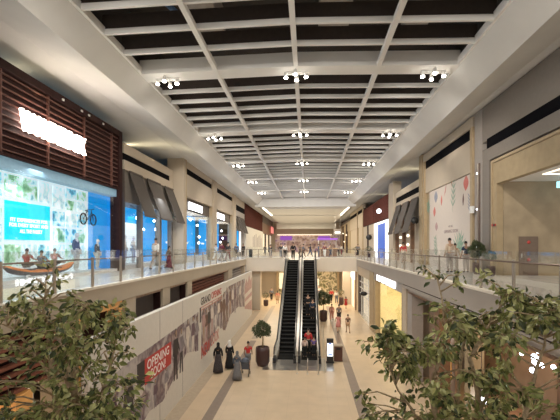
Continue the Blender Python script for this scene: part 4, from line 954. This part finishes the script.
def person(label, x, y, z, h, rz, pose='stand', top='long_top', tc='black', low='trousers', lc='grey', hair='hair_black', sk=0, veil=None, bag=None, cat='person', name='person', group=None, eye=True):
    P = person_meshes(pose); sc = h/1.72
    t = thing(name, label, cat, (0, 0, 0), group)
    J = P['J']
    bm_ = MB(); bm_.v, bm_.f, bm_.m, bm_.sm = P['body'].v, P['body'].f, P['body'].m, P['body'].sm
    sm_ = 'mannequin_white' if sk == 'm' else 'skin_%d' % sk
    bm_.build('body', [sm_, 'eye_dark' if eye else sm_], t)
    hd_ = P['head']
    if veil:
        MB().lathe([(.17, -.26), (.15, -.2), (.085, -.11), (.088, -.03), (.095, .03), (.085, .085), (.05, .125), (.01, .135)], hd_+Vector((0, -.022, 0)), 16, sy=1.12).build('headscarf', 'cloth_'+veil, t)
    elif hair:
        mb = MB(); M = Matrix.Rotation(-.35, 3, 'X')
        vs = []; n, m = 14, 7
        for i in range(m+1):
            th = .62*PI*i/m
            for q in range(n): vs.append(hd_+M @ Vector((.082*math.sin(th)*math.cos(2*PI*q/n), .102*math.sin(th)*math.sin(2*PI*q/n)-.008, .122*math.cos(th)+.004)))
        mb.add(vs, [(i*n+q, i*n+(q+1) % n, (i+1)*n+(q+1) % n, (i+1)*n+q) for i in range(m) for q in range(n)], 0, True)
        if low in ('skirt', 'dress'): mb.ball(hd_+Vector((0, -.07, -.09)), (.075, .045, .14), 0, 10, 8)
        mb.build('hair', hair, t)
    if top:
        mb = MB(); mb.add(*P[top], 0, True); mb.build('top', 'cloth_'+tc, t)
    if low in ('trousers', 'shorts'):
        mb = MB(); mb.add(*P[low], 0, True); mb.build(low, 'cloth_'+lc, t)
    elif low in ('skirt', 'dress', 'abaya'):
        hem = .07 if low != 'dress' else .5
        pr = [(.30, hem), (.27, .35), (.20, .7), (.17, .98), (.15, 1.1)] if low != 'dress' else [(.25, hem), (.21, .75), (.165, .98), (.15, 1.1)]
        MB().lathe(pr, (0, 0, 0), 18, sy=.85).build('skirt' if low != 'abaya' else 'robe', 'cloth_'+lc, t)
    if sk != 'm' and pose != 'sit':
        for n in 'LR':
            a = Vector(J['an'+n]); c = Vector(J['to'+n])
            MB().ball((a+c)/2 + Vector((0, -.02, -.005)), (.05, .13, .045), 0, 10, 6).build('shoe', 'plastic_black', t)
    if bag:
        w = Vector(J['wrR']); 
        MB().box(w.x-.02, w.x+.1, w.y-.16, w.y+.14, w.z-.50, w.z-.16).tube([(w.x+.04, w.y-.1, w.z-.16), (w.x+.03, w.y, w.z-.06), (w.x+.04, w.y+.1, w.z-.16)], .01, 6).build('bag', 'cloth_'+bag, t)
    t.location = (x, y, z); t.rotation_euler = (0, 0, rz); t.scale = (sc, sc, sc)
    return t
# ground floor, by the hoarding
person('woman in black top and dark patterned long skirt beside the hoarding', -4.98, 22.5, 0, 1.66, .2, 'stand', 'long_top', 'black', 'skirt', 'pattern', None, 1, 'black')
person('woman in long black robe and white headscarf, left ground floor', -4.5, 23.3, 0, 1.6, -.15, 'stand', 'long_top', 'black', 'abaya', 'black', None, 0, 'white')
person('person in grey-blue clothes and grey headscarf, nearest walker on the ground floor', -3.72, 21.3, 0, 1.5, -.2, 'hold', 'long_top', 'slate', 'skirt', 'grey', None, 0, 'grey')
person('person in red t-shirt and dark shorts beside the dark planter pot', -3.42, 23.2, 0, 1.58, .1, 'walk2', 'short_top', 'red', 'shorts', 'grey', 'hair_black', 1)
sp_ = thing('stroller', 'dark baby stroller pushed by the person in grey-blue', 'stroller', (-3.3, 21.75, 0)); STROLL = sp_
for dx in (-.2, .2):
    for dy in (-.25, .3):
        MB().tube([(-3.3+dx-.02, 21.75+dy, .09), (-3.3+dx+.02, 21.75+dy, .09)], .085, 12).build('wheel', 'rubber', sp_)
    MB().tube([(-3.3+dx, 22.05, .1), (-3.3+dx, 21.7, .5), (-3.3+dx, 21.35, .95)], .015, 6).tube([(-3.3+dx, 21.5, .1), (-3.3+dx, 21.8, .55)], .015, 6).build('frame', 'plastic_black', sp_)
MB().tube([(-3.5, 21.35, .95), (-3.1, 21.35, .95)], .02, 8).build('handle', 'rubber', sp_)
MB().hexa([(-3.48, 21.65, .35), (-3.12, 21.65, .35), (-3.12, 22.1, .4), (-3.48, 22.1, .4), (-3.48, 21.5, .8), (-3.12, 21.5, .8), (-3.12, 22.1, .5), (-3.48, 22.1, .5)]).build('seat', 'cloth_slate', sp_)
MB().lathe([(.24, 0), (.23, .12), (.15, .22), (.02, .27)], (-3.3, 21.7, .72), 12).build('hood', 'cloth_slate', sp_)
STROLL.location.y += .34; STROLL.location.x -= .1
# escalators
person('child in pale top at the foot of the right escalator', -.2, 25.56, .03, 1.28, 0, 'stand', 'long_top', 'blush', 'trousers', 'black', 'hair_black', 0)
person('woman in red top and black trousers standing on the lower steps of the right escalator', .02, 26.34, .03, 1.66, 0, 'stand', 'long_top', 'red', 'trousers', 'black', 'hair_black', 0)
person('child in purple top beside the woman in red on the escalator', .37, 25.94, .03, 1.25, 0, 'stand', 'short_top', 'purple', 'trousers', 'black', 'hair_black', 0)
person('person in black with a pale bag riding up the right escalator, highest rider', .0, 30.34, ez(30.42)+.03, 1.68, .1, 'stand', 'long_top', 'black', 'trousers', 'black', 'hair_black', 0, bag='white')
person('person in navy riding beside the highest rider on the right escalator', .34, 29.94, ez(30.02)+.03, 1.55, 0, 'stand', 'long_top', 'navy', 'trousers', 'black', 'hair_black', 0)
person('person in all black stepping off at the top of the left escalator', -1.5, 40.9, F+.015, 1.75, 0, 'walk', 'long_top', 'black', 'trousers', 'black', 'hair_black', 0)
person('person in white top and black trousers on the bridge left of the escalator top', -2.55, 45.0, F, 1.7, .3, 'stand', 'long_top', 'white', 'trousers', 'black', 'hair_black', 0)
person('person in dark clothes on the bridge behind the black and white figure', -3.1, 46.5, F, 1.7, .1, 'walk', 'long_top', 'black', 'trousers', 'grey', 'hair_black', 0)
# ground floor, right, walking towards and away
for a in (('woman in pink dress with black hair, ground floor right, nearer of two walking abreast', 2.48, 33.3, 1.52, 0, 'walk', 'short_top', 'pink', 'dress', 'pink', 'hair_black'),
          ('person in brown top and tan shorts beside the woman in pink dress', 3.25, 33.0, 1.5, .1, 'walk2', 'short_top', 'brown', 'shorts', 'tan', 'hair_black'),
          ('person in coral clothes walking on the dark floor stripe right of the escalators', 2.25, 38.4, 1.6, 3.0, 'walk', 'long_top', 'coral', 'trousers', 'coral', 'hair_brown'),
          ('person in grey top walking beside the figure in coral', 2.85, 37.4, 1.7, 3.2, 'walk2', 'short_top', 'grey', 'trousers', 'black', 'hair_black'),
          ('child in red dress near the pale column under the bridge', 4.3, 46.0, 1.35, .3, 'walk', 'short_top', 'red', 'dress', 'red', 'hair_black'),
          ('person in red top and black trousers, far under the bridge', 2.98, 51.8, 1.65, .1, 'walk', 'long_top', 'red', 'trousers', 'black', 'hair_black'),
          ('person in white top and dark trousers, far under the bridge', 3.55, 50.3, 1.7, 0, 'walk2', 'long_top', 'white', 'trousers', 'slate', 'hair_black'),
          ('person in dark clothes left of the escalators under the bridge', -4.75, 52.8, 1.7, .2, 'walk', 'long_top', 'slate', 'trousers', 'black', 'hair_black'),
          ('person in orange clothes left of the escalators under the bridge', -3.75, 50.0, 1.62, .1, 'walk', 'long_top', 'coral', 'dress', 'tan', 'hair_black'),
          ('person in white behind the plants far under the bridge', 1.5, 56.0, 1.7, 3.1, 'walk', 'long_top', 'white', 'trousers', 'grey', 'hair_black')):
    person(a[0], a[1], a[2], 0, a[3], a[4], a[5], a[6], a[7], a[8], a[9], a[10], R.choice((0, 1)))
# upper left gallery
for a in (('man in white shirt and pale trousers walking on the upper left gallery', -8.75, 23.3, 1.8, -.2, 'walk', 'long_top', 'white', 'trousers', 'stone', 'hair_black', None),
          ('child in brown top and maroon skirt behind the man in white shirt', -8.4, 24.5, 1.35, -.9, 'walk2', 'long_top', 'brown', 'skirt', 'maroon', 'hair_black', None),
          ('person in white top in the group before the blue window, upper left', -8.75, 38.6, 1.6, -.6, 'walk', 'long_top', 'white', 'trousers', 'white', 'hair_black', None),
          ('man in maroon shirt in the group before the blue window, upper left', -8.05, 37.9, 1.8, -.7, 'walk2', 'long_top', 'maroon', 'trousers', 'grey', 'hair_black', None),
          ('person in dark patterned top and maroon trousers, right of the maroon shirt man', -7.6, 38.6, 1.75, -.4, 'carry', 'long_top', 'pattern', 'trousers', 'maroon', 'hair_black', None),
          ('person in black standing before the far grey shop, upper left', -8.6, 54, 1.75, 2.6, 'stand', 'long_top', 'black', 'trousers', 'black', 'hair_black', None),
          ('person in denim walking near the second blue window, upper left', -8.3, 47, 1.7, .2, 'walk', 'long_top', 'denim', 'trousers', 'black', 'hair_black', None)):
    person(a[0], a[1], a[2], F, a[3], a[4], a[5], a[6], a[7], a[8], a[9], a[10], R.choice((0, 1)))
# upper right gallery
for a in (('person in cream top and grey trousers before the leaf-print hoarding', 7.2, 20.6, 1.74, .2, 'stand', 'long_top', 'cream', 'trousers', 'stone', 'hair_black'),
          ('child in white clothes between the cream and navy figures, upper right', 7.62, 21.0, 1.48, .1, 'walk', 'long_top', 'cream', 'trousers', 'white', 'hair_black'),
          ('person in navy top before the leaf-print hoarding, right of the child', 8.02, 20.6, 1.58, .1, 'stand', 'short_top', 'navy', 'trousers', 'stone', 'hair_black'),
          ('person in red top under the grey awnings, upper right gallery', 7.7, 32.8, 1.7, 2.9, 'walk', 'long_top', 'red', 'trousers', 'stone', 'hair_black'),
          ('person in dark top by the pale wall before the blue window, upper right', 6.9, 56, 1.7, .2, 'walk', 'long_top', 'grey', 'trousers', 'black', 'hair_black')):
    person(a[0], a[1], a[2], F, a[3], a[4], a[5], a[6], a[7], a[8], a[9], a[10], R.choice((0, 1)))
# beyond the bridge balustrades
cl = ['black', 'white', 'brown', 'grey', 'navy', 'denim', 'maroon', 'tan', 'slate', 'cream']
far = [(-4.6, 50), (-5.6, 60), (-2.2, 58), (-.6, 52), (.3, 56), (1.4, 54), (2.0, 49), (2.9, 52), (3.4, 60), (4.4, 58), (-7, 66), (5.6, 68), (.2, 70), (-1.5, 76)]
FL = ['person in black top and white trousers just beyond the left bridge balustrade', 'person in white top on the upper floor well behind the left bridge balustrade', 'person in brown top on the bridge behind the left escalator top',
      'person in grey top on the bridge behind the gap between the escalators', 'person in navy top on the upper floor behind the right escalator top', 'person in denim top beside the tan kiosk on the upper floor',
      'person in maroon top closest behind the right bridge balustrade', 'person in tan top just before the tan kiosk beyond the bridge', 'person in slate top on the upper floor behind the tan kiosk',
      'person in cream top right of the tan kiosk beyond the bridge', 'person in black beside the far white hoarding, upper left', 'person in white top under the grey hanging sign, far upper right',
      'person in brown top far behind the right escalator top', 'person in grey top farthest along the upper floor behind the escalators']
for i, (x, y) in enumerate(far):
    c1, c2 = cl[i % 10], cl[(i*3+3) % 10]
    side = 'left of' if x < -2 else 'behind the tops of' if x < 1 else 'right of'
    person(FL[i], x, y, F, 1.6+.02*(i % 8), R.uniform(-3, 3), R.choice(('walk', 'stand', 'walk2')), 'long_top', c1, 'trousers', c2, 'hair_black', i % 3)
kt = thing('market_stall', 'tan kiosk counter on the upper floor beyond the bridge, right of the escalators', 'kiosk', (2.6, 55, F))
B(1.4, 3.9, 55, 56.5, F, F+1.05).build('counter', 'wood_brown', kt); B(1.3, 4.0, 54.9, 56.6, F+1.05, F+1.12).build('counter_top', 'orange_lit', kt)
for x in (1.45, 3.85): B(x-.04, x+.04, 55.7, 55.8, F+1.12, F+2.3).build('post', 'steel', kt)
B(1.3, 4.0, 55, 56.5, F+2.3, F+2.5).build('roof_panel', 'purple_sign', kt)
# mannequins and paddlers in the sports shop
person('mannequin in dark jacket standing beside the bicycle wall in the sports shop', -10.85, 19.0, F+.15, 1.8, -1.5, 'stand', 'long_top', 'slate', 'trousers', 'white', None, 'm', None, None, 'mannequin', 'mannequin', eye=False)
person('mannequin in navy top before the blue panel in the sports shop', -10.9, 21.0, F+.15, 1.55, -1.5, 'stand', 'long_top', 'navy', 'trousers', 'white', None, 'm', None, None, 'mannequin', 'mannequin', eye=False)
person('mannequin in black jacket at the left picture edge in the sports shop', -10.75, 13.25, F+.15, 1.75, -1.5, 'stand', 'long_top', 'black', 'trousers', 'slate', None, 'm', None, None, 'mannequin', 'mannequin', eye=False)
person('first white mannequin in pale clothes in the window beside the sports shop', -11.15, 24.7, F+.26, 1.75, -1.4, 'stand', 'long_top', 'white', 'trousers', 'white', None, 'm', None, None, 'mannequin', 'mannequin', eye=False)
person('second white mannequin in pale clothes in the window beside the sports shop', -11.15, 25.9, F+.26, 1.7, -1.6, 'hold', 'long_top', 'white', 'trousers', 'white', None, 'm', None, None, 'mannequin', 'mannequin', eye=False)
for y, c, nm in ((15.65, 'red', 'rear seat of the kayak'), (16.5, 'navy', 'middle seat of the kayak'), (17.35, 'maroon', 'front seat of the kayak')):
    person('seated display figure in %s vest in the %s' % ({'red': 'red', 'navy': 'teal', 'maroon': 'dark red'}[c], nm), -10.78, y-.1, F-(.15 if c == 'navy' else .07), 1.3, 0, 'sit', 'short_top', {'red': 'red', 'navy': 'denim', 'maroon': 'coral'}[c], 'shorts', 'black', 'hair_black', 0, cat='mannequin', name='mannequin')
# ================================================================== THE TWO TREES IN FRONT
CO, SI = math.cos(math.atan(.0693)), math.sin(math.atan(.0693))
def at(px, py, d):
    """world point seen at picture position px, py at distance d along the view axis"""
    r = (px-280)/404*d; X = r*CO - d*SI; Y = r*SI + d*CO
    return Vector((X, Y, E + (247-py)/404*d))
def big_tree(label, base, stems, sprays, seed, leafsize, mis):
    t = thing('ficus_tree', label, 'tree', (base[0], base[1], 0)); lr = random.Random(seed)
    x, y = base
    MB().lathe([(.42, 0), (.55, .12), (.6, .8), (.55, .85), (.5, .85), (.5, .78)], (x, y, 0), 20).build('pot', 'pot_brown', t)
    MB().cyl((x, y, .72), .5, .05, 16).build('soil', 'soil', t)
    stem_pts = []
    for k, (pts, r0, r1) in enumerate(stems):
        P = [Vector((x+lr.uniform(-.12, .12), y+lr.uniform(-.12, .12), .75))] + [Vector(p) for p in pts]
        # smooth the stem
        Q = []
        for i in range(len(P)-1):
            a, b = P[i], P[i+1]; n = 5
            for j in range(n): Q.append(a.lerp(b, j/n) + Vector((lr.uniform(-.012, .012), lr.uniform(-.012, .012), 0)))
        Q.append(P[-1]); m = len(Q)
        MB().tube(Q, [r0+(r1-r0)*i/(m-1) for i in range(m)], 8).build('trunk', 'bark', t)
        stem_pts += Q
    fol = MB(); br = MB()
    for c, rad, n in sprays:
        c = Vector(c); near = min(stem_pts, key=lambda q: (q-c).length + max(0, q.z-c.z+.1)*2)
        mid = near.lerp(c, .55) + Vector((lr.uniform(-.06, .06), lr.uniform(-.06, .06), .06))
        br.tube([near, mid, c], [.014, .010, .005], 5)
        tw = max(3, n//9)
        for k in range(tw):
            u = Vector((lr.gauss(0, 1), lr.gauss(0, 1), lr.gauss(0, .8))); u.normalize(); tip = c + Vector((u.x*rad, u.y*rad, u.z*rad*.85 - .03*rad))*lr.uniform(.55, 1)
            st = mid.lerp(c, lr.uniform(.4, 1)); br.tube([st, st.lerp(tip, .5)+Vector((0, 0, .02)), tip], [.005, .004, .002], 4)
            pts = []
            for q in range(max(3, n//tw)):
                f = lr.uniform(.25, 1.05); p = st.lerp(tip, f) + Vector((lr.gauss(0, .035), lr.gauss(0, .035), lr.gauss(0, .035)))
                pts.append((p, (tip-st).normalized() + Vector((0, 0, -.35))))
            leaf_cloud(fol, pts, lr, leafsize, [0]*mis[0]+[1]*mis[1]+[2]*mis[2])
    br.build('branches', 'bark', t)
    fol.build('foliage', ['leaf_olive', 'leaf_light', 'leaf_dark'], t)
    return t
lr = random.Random(3)
def mass(x0, x1, y0, y1, d0, d1, n, rad, leaves, skip=()):
    out = []
    while len(out) < n:
        px, py = lr.uniform(x0, x1), lr.uniform(y0, y1)
        if any(a < px < b and c < py < d for a, b, c, d in skip): continue
        out.append((at(px, py, lr.uniform(d0, d1)), rad*lr.uniform(.7, 1.2), leaves))
    return out
# left tree
HL = [(96, 134, 346, 382), (16, 46, 366, 404), (132, 150, 250, 330), (90, 150, 250, 300)]
sl = [(at(52, 268, 5.2), .11, 12), (at(38, 280, 5.2), .13, 16), (at(30, 291, 5.1), .12, 16), (at(48, 292, 5.2), .13, 18), (at(70, 292, 5.5), .1, 10), (at(60, 282, 5.3), .1, 10), (at(20, 297, 5), .09, 8)]
sl += mass(0, 132, 304, 350, 4.5, 5.8, 44, .24, 28, HL) + mass(-30, 60, 345, 372, 4.5, 5.6, 8, .18, 20, HL) + mass(50, 138, 380, 430, 4.4, 5.6, 30, .21, 30, HL) + mass(-20, 60, 404, 440, 4.4, 5.4, 12, .2, 28) + mass(60, 98, 345, 385, 4.6, 5.6, 9, .16, 22, HL) + mass(-60, 10, 300, 430, 4.6, 5.6, 12, .24, 28)
sl += [(at(112, 362, 5.0), .12, 12), (at(118, 368, 5.1), .1, 10), (at(104, 352, 5.1), .14, 14), (at(128, 352, 5.2), .14, 16), (at(34, 385, 4.9), .12, 9), (at(28, 372, 5), .1, 8)]
xb, yb = at(70, 420, 5.0).x, at(70, 420, 5.0).y
big_tree('tall leafy indoor tree rising in front of the left shops, lower left', (xb, yb), [
    ([at(78, 440, 5.0), at(76, 398, 5.0), at(68, 360, 5.0), at(84, 325, 5.1), at(100, 306, 5.2)], .07, .012),
    ([at(58, 440, 5.1), at(55, 385, 5.1), at(48, 345, 5.15), at(44, 312, 5.2), at(46, 280, 5.2)], .045, .008),
    ([at(88, 440, 4.9), at(100, 400, 4.9), at(108, 372, 5.0), at(118, 335, 5.1)], .035, .008),
    ([at(66, 430, 5.2), at(48, 372, 5.2), at(28, 345, 5.3), at(8, 325, 5.3)], .03, .008)], sl, 21, .10, (4, 3, 2))
# right tree
HR = [(340, 384, 300, 338), (340, 376, 350, 420), (404, 440, 318, 346), (418, 448, 358, 382), (514, 566, 328, 380), (470, 500, 300, 312), (384, 425, 378, 392)]
sr = [(at(364, 342, 5.2), .07, 9), (at(378, 336, 5.2), .1, 14), (at(362, 394, 5.0), .12, 22), (at(368, 404, 5.0), .08, 10), (at(388, 352, 5.2), .1, 14),
      (at(440, 277, 5.6), .11, 14), (at(462, 275, 5.6), .11, 14), (at(480, 276, 5.4), .1, 14), (at(495, 284, 5.3), .12, 16), (at(505, 292, 5.3), .12, 18), (at(425, 268, 5.7), .06, 6), (at(545, 305, 5.2), .11, 14), (at(556, 300, 5.2), .1, 12), (at(455, 285, 5.5), .08, 8), (at(430, 316, 5.4), .1, 12), (at(518, 300, 5.2), .12, 18)]
sr += mass(500, 566, 288, 326, 4.9, 5.5, 13, .18, 24)
sr += mass(385, 432, 330, 378, 4.8, 5.7, 20, .18, 28, HR) + mass(430, 575, 316, 440, 4.4, 5.8, 84, .2, 28, HR) + mass(352, 440, 408, 440, 4.6, 5.4, 12, .16, 28) + mass(500, 590, 305, 345, 4.8, 5.6, 9, .17, 24, HR) + mass(436, 500, 305, 330, 4.8, 5.7, 8, .15, 20, HR) + mass(400, 445, 340, 400, 4.8, 5.6, 10, .14, 22, HR)
xb, yb = at(480, 430, 5.0).x, at(480, 430, 5.0).y
big_tree('tall leafy indoor tree rising in front of the right shops, lower right', (xb, yb), [
    ([at(440, 440, 5.0), at(432, 398, 5.0), at(436, 368, 5.0), at(448, 350, 5.1), at(444, 310, 5.3), at(438, 280, 5.5)], .045, .007),
    ([at(478, 440, 5.1), at(478, 392, 5.1), at(470, 358, 5.1), at(486, 330, 5.1), at(504, 300, 5.2)], .06, .008),
    ([at(470, 430, 5.0), at(490, 390, 5.0), at(512, 384, 5.0)], .03, .012), ([at(455, 430, 5.2), at(462, 350, 5.3), at(470, 325, 5.3), at(488, 312, 5.3)], .03, .01),
    ([at(520, 440, 5.0), at(532, 385, 5.0), at(545, 345, 5.1), at(548, 310, 5.2)], .04, .008), ([at(450, 440, 5.0), at(415, 415, 5.0), at(395, 385, 5.1), at(385, 350, 5.2)], .03, .006)], sr, 33, .105, (4, 4, 2))


# the gallery things stand at their distance along the hall
bpy.context.view_layer.update()
KEEP = ('spotlight_cluster', 'air_duct', 'hanging_pipe', 'hanging_lamp_shade', 'ficus_tree', 'ceiling_light_strip', 'escalator', 'ceiling_light', 'hanging_sign')
MOVE = ('wall_pier', 'column_upper', 'column_ground', 'wall_corridor', 'ceiling_corridor', 'baseboard_corridor')
for o in list(SC.objects):
    if o.parent: continue
    nm = o.name.split('.')[0]
    if o.type == 'LIGHT':
        if abs(o.location.x) > 6.5: o.location.y += .0693*o.location.x
        continue
    if nm in KEEP or (o.get('kind') == 'structure' and nm not in MOVE): continue
    ms = [m for m in [o]+list(o.children_recursive) if m.type == 'MESH']
    if not ms: continue
    xs = [(m.matrix_world @ Vector(q)).x for m in ms for q in m.bound_box]
    xc = (min(xs)+max(xs))/2
    if nm == 'portal' or 'corridor' in nm: xc = 8.7
    elif max(xs)-min(xs) > 5: continue
    elif xc > 9: xc = 8.7
    if abs(xc) > 2.2: o.location.y += .0693*xc

# ================================================================== DAYLIGHT-FREE WORLD, CAMERA, VIEW
w = bpy.data.worlds.new('World'); SC.world = w; w.use_nodes = True
w.node_tree.nodes['Background'].inputs['Color'].default_value = (1, .93, .85, 1)
w.node_tree.nodes['Background'].inputs['Strength'].default_value = .75  # added warm fill entering at the open near end, as from the unseen mall
cam = bpy.data.cameras.new('camera'); co = bpy.data.objects.new('camera', cam); COL.objects.link(co)
co.location = (0, 0, E); co.rotation_euler = (PI/2, 0, math.atan(.0693))
cam.sensor_width = 36; cam.lens = 404/560*36; cam.shift_y = 37/560; cam.clip_end = 300
SC.camera = co
SC.view_settings.view_transform = 'Standard'; SC.view_settings.look = 'None'; SC.view_settings.gamma = 1; SC.view_settings.use_curve_mapping = False
SC.view_settings.exposure = 0.0
SC.cycles.use_denoising = True
SC.cycles.max_bounces = 8; SC.cycles.diffuse_bounces = 4; SC.cycles.transparent_max_bounces = 16
SC.cycles.sample_clamp_indirect = 6
